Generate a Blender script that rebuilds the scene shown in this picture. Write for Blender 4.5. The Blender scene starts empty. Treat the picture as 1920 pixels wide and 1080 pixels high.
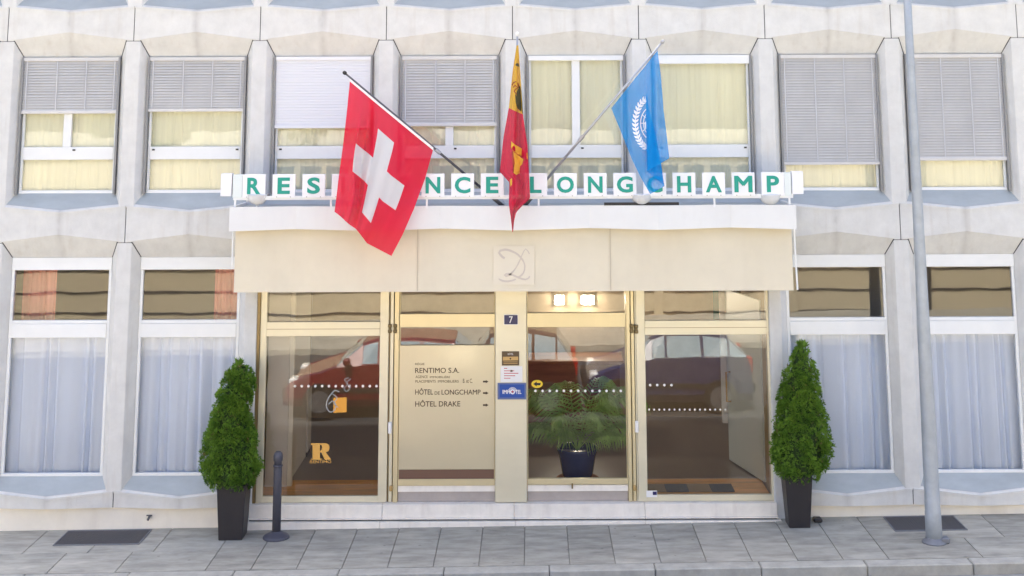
import bpy, bmesh, math, random
from mathutils import Vector, Matrix, noise
R = math.radians
random.seed(7)
scene = bpy.context.scene
COL = scene.collection

# ------------------------------------------------------------------ camera
D = 18.0                    # metres from the pillar fronts to the camera
F_PX = 2472.0               # focal length for a 1920 px wide frame
PITCH, ROLL = R(9.29), R(-0.22)
PPX, PPY = 995.0, -214.4    # principal point (shift lens, keystone corrected view)
CAM_X, CAM_H = 0.235, 5.338
cd = bpy.data.cameras.new('camera')
cd.sensor_width = 36.0; cd.sensor_fit = 'HORIZONTAL'
cd.lens = F_PX / 1920.0 * 36.0
cd.shift_x = (960.0 - PPX) / 1920.0
cd.shift_y = -(540.0 - PPY) / 1920.0
cd.clip_start = 0.1; cd.clip_end = 500.0
cam = bpy.data.objects.new('camera', cd); COL.objects.link(cam)
CAMROT = Matrix.Rotation(R(90) + PITCH, 3, 'X') @ Matrix.Rotation(ROLL, 3, 'Z')
cam.matrix_world = Matrix.Translation((CAM_X, -D, CAM_H)) @ CAMROT.to_4x4()
scene.camera = cam

# ------------------------------------------------------------------ world, sun, exposure
SUN_EL, SUN_AZ = R(58), R(-10)       # azimuth measured clockwise from +Y
w = bpy.data.worlds.new('World'); scene.world = w; w.use_nodes = True
nt = w.node_tree; bg = nt.nodes['Background']
sky = nt.nodes.new('ShaderNodeTexSky'); sky.sky_type = 'NISHITA'; sky.sun_disc = False
sky.sun_elevation = SUN_EL; sky.sun_rotation = SUN_AZ
sky.air_density = 0.56; sky.dust_density = 6.5; sky.ozone_density = 0.95
nt.links.new(sky.outputs[0], bg.inputs[0]); bg.inputs[1].default_value = 0.13
sl = bpy.data.lights.new('sun', 'SUN'); sl.energy = 3.4; sl.angle = R(0.6); sl.color = (1.0, 0.96, 0.86)
sun = bpy.data.objects.new('sun', sl); COL.objects.link(sun)
sd = Vector((math.sin(SUN_AZ) * math.cos(SUN_EL), math.cos(SUN_AZ) * math.cos(SUN_EL), math.sin(SUN_EL)))
sun.rotation_euler = (-sd).to_track_quat('-Z', 'Y').to_euler()
scene.view_settings.view_transform = 'Standard'; scene.view_settings.look = 'None'
scene.view_settings.gamma = 1.0; scene.view_settings.use_curve_mapping = False
scene.view_settings.exposure = 2.57

# ------------------------------------------------------------------ helpers
def at(px, py, Y):
    """the point of the photograph's pixel on the vertical plane at depth Y"""
    d = CAMROT @ Vector(((px - PPX) / F_PX, -(py - PPY) / F_PX, -1.0))
    t = (Y + D) / d.y
    return Vector((CAM_X + d.x * t, Y, CAM_H + d.z * t))
def zat(py, Y, px=962.0): return at(px, py, Y).z
def xat(px, py, Y): return at(px, py, Y).x

MATS = {}
def mat(name, col, rough=0.6, metal=0.0, var=0.0, vscale=4.0, bump=0.0, bscale=60.0, spec=0.5, streak=None, stretch=(1,1,1), trans=0.0, coat=0.0):
    m = bpy.data.materials.new(name); m.use_nodes = True
    n = m.node_tree.nodes; l = m.node_tree.links
    b = n['Principled BSDF']
    b.inputs['Base Color'].default_value = (*col, 1)
    b.inputs['Roughness'].default_value = rough
    b.inputs['Metallic'].default_value = metal
    b.inputs['Specular IOR Level'].default_value = spec
    b.inputs['Coat Weight'].default_value = coat
    tc = n.new('ShaderNodeTexCoord')
    if var > 0 or streak:
        geo = n.new('ShaderNodeNewGeometry')
        mp = n.new('ShaderNodeMapping'); mp.inputs['Scale'].default_value = stretch
        l.new(geo.outputs['Position'], mp.inputs[0])
        tx = n.new('ShaderNodeTexNoise'); tx.inputs['Scale'].default_value = vscale; tx.inputs['Detail'].default_value = 7; tx.inputs['Roughness'].default_value = 0.65
        l.new(mp.outputs[0], tx.inputs[0])
        rp = n.new('ShaderNodeMapRange'); rp.inputs[1].default_value = 0.3; rp.inputs[2].default_value = 0.7
        rp.inputs[3].default_value = 1 - var; rp.inputs[4].default_value = 1 + var * 0.5
        l.new(tx.outputs[0], rp.inputs[0])
        mx = n.new('ShaderNodeMix'); mx.data_type = 'RGBA'; mx.blend_type = 'MULTIPLY'; mx.inputs[0].default_value = 1
        mx.inputs[6].default_value = (*col, 1); l.new(rp.outputs[0], mx.inputs[7])
        out = mx.outputs[2]
        if streak:
            sc, amt, scol = streak
            mp2 = n.new('ShaderNodeMapping'); mp2.inputs['Scale'].default_value = (sc, sc, sc * 0.12)
            l.new(geo.outputs['Position'], mp2.inputs[0])
            t2 = n.new('ShaderNodeTexNoise'); t2.inputs['Scale'].default_value = 1; t2.inputs['Detail'].default_value = 8
            l.new(mp2.outputs[0], t2.inputs[0])
            r2 = n.new('ShaderNodeMapRange'); r2.inputs[1].default_value = 0.55; r2.inputs[2].default_value = 0.75; r2.inputs[4].default_value = amt
            l.new(t2.outputs[0], r2.inputs[0])
            m2 = n.new('ShaderNodeMix'); m2.data_type = 'RGBA'; l.new(r2.outputs[0], m2.inputs[0]); l.new(out, m2.inputs[6]); m2.inputs[7].default_value = (*scol, 1)
            out = m2.outputs[2]
        l.new(out, b.inputs['Base Color'])
    if bump > 0:
        geo2 = n.new('ShaderNodeNewGeometry')
        t3 = n.new('ShaderNodeTexNoise'); t3.inputs['Scale'].default_value = bscale; t3.inputs['Detail'].default_value = 6
        l.new(geo2.outputs['Position'], t3.inputs[0])
        bp = n.new('ShaderNodeBump'); bp.inputs['Strength'].default_value = bump; bp.inputs['Distance'].default_value = 0.01
        l.new(t3.outputs[0], bp.inputs['Height']); l.new(bp.outputs[0], b.inputs['Normal'])
    if trans > 0:
        tr = n.new('ShaderNodeBsdfTranslucent'); ms = n.new('ShaderNodeMixShader'); ms.inputs[0].default_value = trans
        src = b.inputs['Base Color'].links[0].from_socket if b.inputs['Base Color'].links else None
        if src: l.new(src, tr.inputs[0])
        else: tr.inputs[0].default_value = (*col, 1)
        o = n['Material Output']
        l.new(b.outputs[0], ms.inputs[1]); l.new(tr.outputs[0], ms.inputs[2]); l.new(ms.outputs[0], o.inputs[0])
    MATS[name] = m
    return m

def glass(name, tint=(0.93, 0.95, 0.93), base=0.05, gain=1.6):
    m = bpy.data.materials.new(name); m.use_nodes = True
    n = m.node_tree.nodes; l = m.node_tree.links; n.clear()
    o = n.new('ShaderNodeOutputMaterial'); t = n.new('ShaderNodeBsdfTransparent'); g = n.new('ShaderNodeBsdfGlossy')
    t.inputs[0].default_value = (*tint, 1); g.inputs['Roughness'].default_value = 0.0; g.inputs[0].default_value = (1, 1, 1, 1)
    fr = n.new('ShaderNodeFresnel'); fr.inputs[0].default_value = 1.5
    ma = n.new('ShaderNodeMath'); ma.operation = 'MULTIPLY_ADD'; ma.inputs[1].default_value = gain; ma.inputs[2].default_value = base; ma.use_clamp = True
    l.new(fr.outputs[0], ma.inputs[0])
    geo = n.new('ShaderNodeNewGeometry'); tx = n.new('ShaderNodeTexNoise'); tx.inputs['Scale'].default_value = 1.3; l.new(geo.outputs['Position'], tx.inputs[0])
    bp = n.new('ShaderNodeBump'); bp.inputs['Strength'].default_value = 0.05; bp.inputs['Distance'].default_value = 0.02
    l.new(tx.outputs[0], bp.inputs['Height']); l.new(bp.outputs[0], g.inputs['Normal'])
    mx = n.new('ShaderNodeMixShader'); l.new(ma.outputs[0], mx.inputs[0]); l.new(t.outputs[0], mx.inputs[1]); l.new(g.outputs[0], mx.inputs[2])
    l.new(mx.outputs[0], o.inputs[0]); MATS[name] = m
    return m

def emis(name, col, s):
    m = bpy.data.materials.new(name); m.use_nodes = True
    b = m.node_tree.nodes['Principled BSDF']; b.inputs['Emission Color'].default_value = (*col, 1); b.inputs['Emission Strength'].default_value = s
    b.inputs['Base Color'].default_value = (*col, 1); MATS[name] = m

class MB:
    def __init__(s): s.v = []; s.f = []; s.uv = None
    def box(s, x0, x1, y0, y1, z0, z1):
        i = len(s.v)
        s.v += [(x, y, z) for z in (z0, z1) for y in (y0, y1) for x in (x0, x1)]
        for q in ((0,2,3,1),(4,5,7,6),(0,1,5,4),(2,6,7,3),(0,4,6,2),(1,3,7,5)): s.f.append(tuple(i + k for k in q))
        return s
    def poly(s, pts):
        i = len(s.v); s.v += [tuple(p) for p in pts]; s.f.append(tuple(range(i, i + len(pts)))); return s
    def prism(s, pts, vec):
        """polygon pts extruded by vec"""
        n = len(pts); i = len(s.v); vec = Vector(vec)
        s.v += [tuple(p) for p in pts] + [tuple(Vector(p) + vec) for p in pts]
        s.f.append(tuple(range(i + n - 1, i - 1, -1))); s.f.append(tuple(range(i + n, i + 2 * n)))
        for k in range(n): s.f.append((i + k, i + (k + 1) % n, i + n + (k + 1) % n, i + n + k))
        return s
    def tube(s, pts, r, n=8, cap=True):
        pts = [Vector(p) for p in pts]; rs = r if isinstance(r, (list, tuple)) else [r] * len(pts)
        i0 = len(s.v)
        for k, p in enumerate(pts):
            d = (pts[min(k + 1, len(pts) - 1)] - pts[max(k - 1, 0)]).normalized()
            a = Vector((0, 0, 1)) if abs(d.z) < 0.9 else Vector((1, 0, 0))
            u = d.cross(a).normalized(); v = d.cross(u)
            for j in range(n):
                t = 2 * math.pi * j / n
                s.v.append(tuple(p + (u * math.cos(t) + v * math.sin(t)) * rs[k]))
        for k in range(len(pts) - 1):
            for j in range(n):
                a = i0 + k * n + j; b = i0 + k * n + (j + 1) % n
                s.f.append((a, b, b + n, a + n))
        if cap:
            s.f.append(tuple(i0 + j for j in range(n - 1, -1, -1)))
            e = i0 + (len(pts) - 1) * n; s.f.append(tuple(e + j for j in range(n)))
        return s
    def lathe(s, prof, c, axis='Z', n=24):
        """prof = [(radius, height)] round an axis through c"""
        i0 = len(s.v); c = Vector(c)
        for r, h in prof:
            for j in range(n):
                t = 2 * math.pi * j / n
                a, b = r * math.cos(t), r * math.sin(t)
                p = {'Z': (a, b, h), 'Y': (a, h, b), 'X': (h, a, b)}[axis]
                s.v.append(tuple(c + Vector(p)))
        for k in range(len(prof) - 1):
            for j in range(n):
                a = i0 + k * n + j; b = i0 + k * n + (j + 1) % n
                s.f.append((a, b, b + n, a + n))
        s.f.append(tuple(i0 + j for j in range(n - 1, -1, -1)))
        e = i0 + (len(prof) - 1) * n; s.f.append(tuple(e + j for j in range(n)))
        return s
    def build(s, name, m, parent=None, smooth=False, bev=0.0, origin=None):
        root = Vector((0, 0, 0))
        if parent is not None:
            q = parent
            while q is not None: root += q.location; q = q.parent
        me = bpy.data.meshes.new(name)
        off = root if origin is None else Vector(origin)
        me.from_pydata([tuple(Vector(v) - off) for v in s.v], [], s.f)
        bm = bmesh.new(); bm.from_mesh(me)
        bmesh.ops.recalc_face_normals(bm, faces=bm.faces)
        if bev > 0:
            es = [e for e in bm.edges if len(e.link_faces) == 2 and e.calc_face_angle(0) > 0.5]
            bmesh.ops.bevel(bm, geom=es, offset=bev, segments=1, affect='EDGES', clamp_overlap=True)
        bm.to_mesh(me); bm.free()
        if smooth:
            for p in me.polygons: p.use_smooth = True
        me.materials.append(MATS[m] if isinstance(m, str) else m)
        o = bpy.data.objects.new(name, me); COL.objects.link(o)
        if parent is not None: o.parent = parent
        elif origin is not None: o.location = origin
        return o
def tag(o, label=None, cat=None, group=None, kind=None):
    if label: o['label'] = label
    if cat: o['category'] = cat
    if group: o['group'] = group
    if kind: o['kind'] = kind
    return o
def empty(name, loc, label=None, cat=None, group=None, kind=None, parent=None):
    o = bpy.data.objects.new(name, None); COL.objects.link(o); o.location = loc; o.empty_display_size = 0.2
    if parent is not None: o.parent = parent
    return tag(o, label, cat, group, kind)
def box(name, m, parent, x0, x1, y0, y1, z0, z1, bev=0.0):
    return MB().box(x0, x1, y0, y1, z0, z1).build(name, m, parent, bev=bev)

def sheet(x0, x1, y, z0, z1):
    return MB().poly([(x0, y, z0), (x1, y, z0), (x1, y, z1), (x0, y, z1)])
def text_mb(txt, x0, x1, z0, z1, Y, thick=0.004, bold=0.0, fit=True, slant=0.0):
    """lettering standing on the plane Y, fitted to the box x0..x1, z0..z1"""
    cu = bpy.data.curves.new('t', 'FONT'); cu.body = txt; cu.size = 1.0; cu.offset = bold if 'M' not in txt else 0.0; cu.extrude = 0.5; cu.resolution_u = 4; cu.shear = slant
    ob = bpy.data.objects.new('t', cu); COL.objects.link(ob)
    dg = bpy.context.evaluated_depsgraph_get()
    me = bpy.data.meshes.new_from_object(ob.evaluated_get(dg))
    xs = [v.co.x for v in me.vertices]; ys = [v.co.y for v in me.vertices]
    a, b, c, d = min(xs), max(xs), min(ys), max(ys)
    mb = MB()
    mb.v = [(x0 + (v.co.x - a) / (b - a) * (x1 - x0), Y - thick * (v.co.z + 0.5), z0 + (v.co.y - c) / (d - c) * (z1 - z0)) for v in me.vertices]
    mb.f = [tuple(p.vertices) for p in me.polygons]
    if bold and 'M' in txt:
        n0 = len(mb.v); e_ = bold * (z1 - z0) * 1.6
        mb.v = [(x - e_, y, z) for x, y, z in mb.v] + [(x + e_, y - thick * 0.3, z) for x, y, z in mb.v]
        mb.f += [tuple(i + n0 for i in q) for q in mb.f]
    bpy.data.objects.remove(ob); bpy.data.curves.remove(cu); bpy.data.meshes.remove(me)
    return mb
def text_px(txt, px0, px1, py0, py1, Y, **k):
    a = at(px0, py1, Y); b = at(px1, py0, Y)
    return text_mb(txt, a.x, b.x, a.z, b.z, Y, **k)

# ------------------------------------------------------------------ materials
mat('concrete', (0.685, 0.682, 0.648), 0.85, var=0.10, vscale=4.5, bump=0.4, bscale=110, streak=(11, 0.30, (0.52, 0.475, 0.41)))
mat('concrete_shaded', (0.60, 0.585, 0.55), 0.9, var=0.12, vscale=3, bump=0.25, bscale=90, streak=(6, 0.5, (0.42, 0.37, 0.31)))  # concrete copy with underside shade put into its colour; unused
def ridge_dirt(m):
    n = m.node_tree.nodes; l = m.node_tree.links; b = n['Principled BSDF']; src = b.inputs['Base Color'].links[0].from_socket
    g = n.new('ShaderNodeNewGeometry'); sp = n.new('ShaderNodeSeparateXYZ'); l.new(g.outputs['Position'], sp.inputs[0])
    def op(o, a, c=None):
        k = n.new('ShaderNodeMath'); k.operation = o
        for i, q in enumerate((a, c)):
            if q is None: continue
            if isinstance(q, (int, float)): k.inputs[i].default_value = q
            else: l.new(q, k.inputs[i])
        return k.outputs[0]
    tn = n.new('ShaderNodeTexNoise'); tn.inputs['Scale'].default_value = 9; tn.inputs['Detail'].default_value = 6; l.new(g.outputs['Position'], tn.inputs[0])
    fx = op('ABSOLUTE', op('SUBTRACT', op('FRACT', op('ADD', op('DIVIDE', op('ADD', sp.outputs[0], 0.02), 1.7145), op('MULTIPLY', op('SUBTRACT', tn.outputs[0], 0.5), 0.03))), 0.5))
    mr = n.new('ShaderNodeMapRange'); mr.inputs[1].default_value = 0.045; mr.inputs[2].default_value = 0.0; mr.inputs[3].default_value = 0; mr.inputs[4].default_value = 0.6; l.new(fx, mr.inputs[0])
    fac = op('MULTIPLY', mr.outputs[0], op('MULTIPLY', tn.outputs[0], tn.outputs[0])); fac = op('MULTIPLY', fac, 1.8)
    mx = n.new('ShaderNodeMix'); mx.data_type = 'RGBA'; l.new(fac, mx.inputs[0]); l.new(src, mx.inputs[6]); mx.inputs[7].default_value = (0.36, 0.34, 0.32, 1); l.new(mx.outputs[2], b.inputs['Base Color'])
ridge_dirt(MATS['concrete'])
mat('plinth', (0.86, 0.81, 0.70), 0.8, var=0.08, vscale=2, bump=0.15, streak=(3, 0.4, (0.58, 0.52, 0.43)))
mat('zinc', (0.39, 0.425, 0.425), 0.5, 0.2, var=0.12, vscale=5, stretch=(0.5, 1, 1))
mat('white_frame', (0.79, 0.805, 0.79), 0.4, var=0.04, vscale=3)
mat('cream_trim', (0.74, 0.70, 0.60), 0.5)
mat('dark_seal', (0.05, 0.05, 0.055), 0.7)
mat('track', (0.24, 0.245, 0.25), 0.5, 0.3)
mat('blind_grey', (0.62, 0.61, 0.59), 0.5, 0.0, var=0.08, vscale=2.5)
mat('blind_white', (0.74, 0.75, 0.77), 0.5)
mat('tape', (0.60, 0.61, 0.62), 0.7)
mat('curtain_cream', (0.91, 0.89, 0.73), 0.9, var=0.07, vscale=3, stretch=(5, 1, 0.15))
mat('sheer', (0.77, 0.85, 0.97), 0.9)
def sheer_weave(m):
    n = m.node_tree.nodes; l = m.node_tree.links; o = n['Material Output']; src = o.inputs[0].links[0].from_socket
    lw = n.new('ShaderNodeLayerWeight'); lw.inputs[0].default_value = 0.4
    ma = n.new('ShaderNodeMath'); ma.operation = 'MULTIPLY_ADD'; ma.inputs[1].default_value = -0.5; ma.inputs[2].default_value = 0.16; ma.use_clamp = True
    l.new(lw.outputs['Facing'], ma.inputs[0]); tp = n.new('ShaderNodeBsdfTransparent'); mx = n.new('ShaderNodeMixShader')
    l.new(ma.outputs[0], mx.inputs[0]); l.new(src, mx.inputs[1]); l.new(tp.outputs[0], mx.inputs[2]); l.new(mx.outputs[0], o.inputs[0])
sheer_weave(MATS['sheer'])
mat('peach', (0.88, 0.38, 0.29), 0.9, var=0.1, vscale=3, stretch=(6, 1, 0.2), trans=0.2)
mat('room_wall', (0.42, 0.37, 0.28), 0.9)
mat('room_dark', (0.09, 0.07, 0.055), 0.8)
mat('lobby_wall', (0.46, 0.36, 0.25), 0.8, var=0.1)
mat('lobby_floor', (0.26, 0.215, 0.185), 0.3)
mat('wood_floor', (0.85, 0.40, 0.08), 0.3, var=0.35, vscale=3, stretch=(0.6, 5, 1))
mat('gold', (0.71, 0.61, 0.37), 0.38, 0.45, var=0.05, vscale=3, stretch=(1, 1, 0.2))
mat('champagne', (0.73, 0.68, 0.51), 0.42, 0.4, var=0.05, vscale=3, stretch=(0.4, 1, 1))
mat('gold_dark', (0.26, 0.19, 0.085), 0.4, 0.5)
mat('panel_gold', (0.63, 0.565, 0.39), 0.36, 0.4, var=0.04, vscale=1.5)
mat('brown_strip', (0.16, 0.085, 0.055), 0.5)
mat('stone', (0.85, 0.80, 0.71), 0.55, var=0.10, vscale=6, bump=0.1, streak=(8, 0.35, (0.55, 0.48, 0.42)))
mat('stone_grey', (0.42, 0.37, 0.33), 0.4, var=0.12, vscale=6)
mat('fascia', (0.745, 0.755, 0.735), 0.5, var=0.05, vscale=1.5, streak=(5, 0.15, (0.60, 0.57, 0.52)))
mat('awning', (0.74, 0.675, 0.52), 0.85, var=0.05, vscale=2, bump=0.1, bscale=300, streak=(4, 0.14, (0.58, 0.50, 0.38)))
mat('awning_seam', (0.55, 0.48, 0.37), 0.9)
mat('monogram', (0.60, 0.53, 0.45), 0.9)
mat('monogram_patch', (0.75, 0.685, 0.54), 0.85)
mat('tile_white', (0.82, 0.83, 0.85), 0.35)
mat('letter_green', (0.0, 0.32, 0.235), 0.5)
mat('lamp_glass', (0.68, 0.70, 0.70), 0.25)
mat('steel', (0.42, 0.43, 0.45), 0.35, 0.7)
mat('dark_pole', (0.10, 0.10, 0.11), 0.35, 0.5)
mat('black', (0.012, 0.012, 0.013), 0.5)
mat('text_dark', (0.045, 0.025, 0.012), 0.5)
mat('navy', (0.025, 0.022, 0.10), 0.35)
mat('plate_white', (0.80, 0.79, 0.77), 0.5)
mat('brass_dark', (0.10, 0.06, 0.025), 0.4)
mat('brass', (0.52, 0.34, 0.13), 0.4, 0.3)
mat('sign_blue', (0.012, 0.07, 0.33), 0.3)
mat('sign_edge', (0.12, 0.16, 0.30), 0.4)
mat('red_print', (0.55, 0.10, 0.09), 0.6)
mat('script_grey', (0.42, 0.43, 0.42), 0.6)
mat('sticker_yellow', (0.80, 0.55, 0.03), 0.5)
mat('sticker_orange', (0.80, 0.36, 0.04), 0.5)
mat('sticker_gold', (0.80, 0.43, 0.09), 0.5)
mat('planter', (0.020, 0.018, 0.022), 0.45, var=0.1)
mat('soil', (0.05, 0.035, 0.025), 0.95)
mat('trunk', (0.13, 0.085, 0.055), 0.9)
mat('slab', (0.40, 0.385, 0.325), 0.85, var=0.36, vscale=4.5, stretch=(0.45, 1.4, 1), bump=0.3, bscale=120, streak=(5, 0.4, (0.22, 0.21, 0.19)))
mat('slab_b', (0.365, 0.35, 0.295), 0.85, var=0.38, vscale=5.5, stretch=(0.45, 1.4, 1), bump=0.3, bscale=120)
mat('slab_c', (0.43, 0.41, 0.345), 0.85, var=0.36, vscale=5.0, stretch=(0.45, 1.4, 1), bump=0.3, bscale=120)
mat('joint', (0.26, 0.25, 0.22), 0.95)
def gum(m):
    n = m.node_tree.nodes; l = m.node_tree.links; b = n['Principled BSDF']; src = b.inputs['Base Color'].links[0].from_socket
    g = n.new('ShaderNodeNewGeometry'); v = n.new('ShaderNodeTexVoronoi'); v.inputs['Scale'].default_value = 4.5; l.new(g.outputs['Position'], v.inputs['Vector'])
    mr = n.new('ShaderNodeMapRange'); mr.inputs[1].default_value = 0.10; mr.inputs[2].default_value = 0.06; mr.inputs[3].default_value = 0; mr.inputs[4].default_value = 0.45; l.new(v.outputs['Distance'], mr.inputs[0])
    sp = n.new('ShaderNodeSeparateXYZ'); l.new(v.outputs['Color'], sp.inputs[0]); gt = n.new('ShaderNodeMath'); gt.operation = 'GREATER_THAN'; gt.inputs[1].default_value = 0.55; l.new(sp.outputs[0], gt.inputs[0])
    mu = n.new('ShaderNodeMath'); mu.operation = 'MULTIPLY'; l.new(mr.outputs[0], mu.inputs[0]); l.new(gt.outputs[0], mu.inputs[1])
    mx = n.new('ShaderNodeMix'); mx.data_type = 'RGBA'; l.new(mu.outputs[0], mx.inputs[0]); l.new(src, mx.inputs[6]); mx.inputs[7].default_value = (0.12, 0.115, 0.11, 1); l.new(mx.outputs[2], b.inputs['Base Color'])
for nm in ('slab', 'slab_b', 'slab_c'): gum(MATS[nm])
mat('curb', (0.41, 0.40, 0.35), 0.8, var=0.22, vscale=6, bump=0.3, bscale=150)
mat('asphalt', (0.055, 0.055, 0.058), 0.9, var=0.2, vscale=6, bump=0.5, bscale=200)
mat('road_gutter', (0.28, 0.28, 0.27), 0.9, var=0.2)
mat('grate', (0.10, 0.10, 0.105), 0.6, 0.3)
mat('galv', (0.40, 0.435, 0.46), 0.5, 0.3, var=0.15, vscale=6)
mat('galv_dark', (0.20, 0.21, 0.23), 0.6, 0.3, var=0.15)
mat('bollard', (0.072, 0.074, 0.095), 0.5, var=0.12, vscale=10)
mat('pot_blue', (0.035, 0.05, 0.14), 0.25)
mat('terracotta', (0.35, 0.13, 0.05), 0.7)
mat('palm', (0.36, 0.55, 0.17), 0.5, var=0.4, vscale=5, trans=0.2)
mat('beige_wall', (0.52, 0.45, 0.31), 0.85, var=0.06)
mat('rail_dark', (0.05, 0.04, 0.035), 0.6)
mat('car_red', (0.17, 0.006, 0.013), 0.25, coat=0.6)
mat('car_blue', (0.02, 0.03, 0.10), 0.25, coat=0.6)
mat('car_maroon', (0.05, 0.006, 0.009), 0.25, coat=0.6)
mat('car_glass_sky', (0.34, 0.44, 0.50), 0.08)  # opaque pale blue: reflected sky put into the window colour
mat('tyre', (0.012, 0.012, 0.012), 0.8)
mat('rim', (0.35, 0.35, 0.36), 0.35, 0.7)
mat('lamp_red', (0.45, 0.01, 0.01), 0.2)
mat('lamp_clear', (0.75, 0.75, 0.75), 0.15)
mat('panel_pale', (0.72, 0.78, 0.76), 0.4)
mat('lobby_white', (0.66, 0.62, 0.55), 0.7)
mat('mat_grey', (0.10, 0.10, 0.11), 0.95)
mat('mat_beige', (0.30, 0.22, 0.13), 0.95)
mat('dot_white', (0.85, 0.83, 0.76), 0.5)
emis('lit_panel', (1.0, 0.90, 0.74), 30.0)
glass('glass_upper', (0.98, 0.99, 0.97), 0.02, 1.1)
glass('glass_lower', (0.99, 0.99, 1.0), 0.02, 1.2)
glass('glass_door', (0.96, 0.94, 0.89), 0.04, 1.3)

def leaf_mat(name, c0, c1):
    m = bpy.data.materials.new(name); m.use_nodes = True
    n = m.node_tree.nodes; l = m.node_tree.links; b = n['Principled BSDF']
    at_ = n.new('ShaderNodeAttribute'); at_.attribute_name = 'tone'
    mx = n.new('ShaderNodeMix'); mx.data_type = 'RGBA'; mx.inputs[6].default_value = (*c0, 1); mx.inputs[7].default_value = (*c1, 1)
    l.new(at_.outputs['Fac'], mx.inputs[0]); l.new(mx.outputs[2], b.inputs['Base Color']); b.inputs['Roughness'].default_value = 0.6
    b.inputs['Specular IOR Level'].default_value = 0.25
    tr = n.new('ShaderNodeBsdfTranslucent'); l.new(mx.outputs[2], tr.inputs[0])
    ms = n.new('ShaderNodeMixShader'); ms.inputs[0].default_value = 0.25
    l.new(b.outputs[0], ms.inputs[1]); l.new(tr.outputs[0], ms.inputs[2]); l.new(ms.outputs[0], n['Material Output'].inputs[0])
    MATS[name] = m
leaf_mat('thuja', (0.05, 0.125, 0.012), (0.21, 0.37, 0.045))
leaf_mat('thuja_dry', (0.10, 0.09, 0.03), (0.26, 0.22, 0.08))
leaf_mat('bush_leaf', (0.03, 0.06, 0.015), (0.10, 0.15, 0.05))
# ------------------------------------------------------------------ ground, pavement, road
TH = math.atan(0.0125)
def gz(x): return x * math.tan(TH)
ground = MB().poly([(-250, -250, -1.2), (250, -250, -1.2), (250, 250, -1.2), (-250, 250, -1.2)]).build('ground', 'asphalt')
tag(ground, kind='structure')
road = MB().box(-40, 40, -12.3, -1.76, -0.5, -0.125).build('road', 'asphalt'); road.rotation_euler.y = -TH
tag(road, kind='structure')
g_ = MB().box(-40, 40, -2.02, -1.77, -0.2, -0.119).build('gutter', 'road_gutter', road)
sidewalk = MB().box(-40, 40, -1.56, 0.5, -0.4, -0.014).build('sidewalk', 'joint'); sidewalk.rotation_euler.y = -TH
tag(sidewalk, kind='structure')
slab_cache = {}
def slab(xa, xb, ya, yb):
    wx, wy = round(xb - xa - 0.009, 3), round(yb - ya - 0.009, 3)
    key = (wx, wy, random.randrange(3))
    if key not in slab_cache:
        o = MB().box(-wx / 2, wx / 2, -wy / 2, wy / 2, -0.05, 0).build('slab', ('slab', 'slab_b', 'slab_c')[key[2]], sidewalk, bev=0.003)
        slab_cache[key] = o
    else:
        o = slab_cache[key].copy(); COL.objects.link(o)
    o.location = ((xa + xb) / 2, (ya + yb) / 2, random.uniform(-0.003, 0.001))
JX, JW = 0.13, 0.532
for k in range(-7, 8):
    slab(JX + JW * k, JX + JW * (k + 1), -1.55, 0.05)
xl_ = JX - 7 * JW
while xl_ > -13:
    wd = 0.8
    slab(xl_ - wd, xl_, -0.85, 0.05); slab(xl_ - wd - 0.25, xl_ - 0.25 if xl_ < JX - 7 * JW - 0.01 else xl_, -1.55, -0.85); xl_ -= wd
xr_ = JX + 8 * JW
while xr_ < 13:
    wd = 0.8
    slab(xr_, xr_ + wd, -0.85, 0.05); slab(xr_ + 0.3 if xr_ > JX + 8 * JW + 0.01 else xr_, xr_ + wd + 0.3, -1.55, -0.85); xr_ += wd
CW = 1.22; cs = None
for k in range(-10, 11):
    x0 = 0.42 + CW * k
    if cs is None:
        cs = MB().box(-CW / 2 + 0.004, CW / 2 - 0.004, -1.76, -1.562, -0.35, 0.002).build('kerb_stone', 'curb', sidewalk, bev=0.012); o = cs
    else:
        o = cs.copy(); COL.objects.link(o)
    o.location = (x0 + CW / 2, 0, random.uniform(-0.004, 0.002))

# light-well covers in the pavement
def light_well(px0, px1, py0, py1, label):
    a = at(px0, py0, 0.0); 
    x0 = xat(px0, py0, -0.02); x1 = xat(px1, py0, -0.02)
    e = empty('light_well_cover', ((x0 + x1) / 2, -0.3, gz((x0 + x1) / 2)), label, 'grate', 'light well covers in the pavement')
    e.rotation_euler.y = -TH
    w2 = (x1 - x0) / 2
    MB().box(-w2, w2, -0.26, 0.26, -0.03, 0.005).build('plate', 'grate', None).parent = e
    f = MB()
    f.box(-w2 - 0.012, w2 + 0.012, -0.285, -0.262, -0.03, 0.011).box(-w2 - 0.012, w2 + 0.012, 0.262, 0.285, -0.03, 0.011)
    f.box(-w2 - 0.014, -w2 - 0.001, -0.261, 0.261, -0.03, 0.0105).box(w2 + 0.001, w2 + 0.014, -0.261, 0.261, -0.03, 0.0105)
    f.build('frame', 'galv_dark', None).parent = e
    b = MB()
    n = int(w2 * 2 / 0.03)
    for i in range(n):
        x = -w2 + 0.015 + i * 0.03
        b.box(x - 0.005, x + 0.005, -0.255, 0.255, 0.0055, 0.010)
    o = b.build('bars', 'grate', None); o.parent = e; tag(o, kind='stuff')
light_well(130, 283, 995, 1017, 'dark metal light well cover in pavement left of the potted conifers')
light_well(1658, 1786, 969, 990, 'dark metal light well cover in pavement behind the street lamp')

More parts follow.
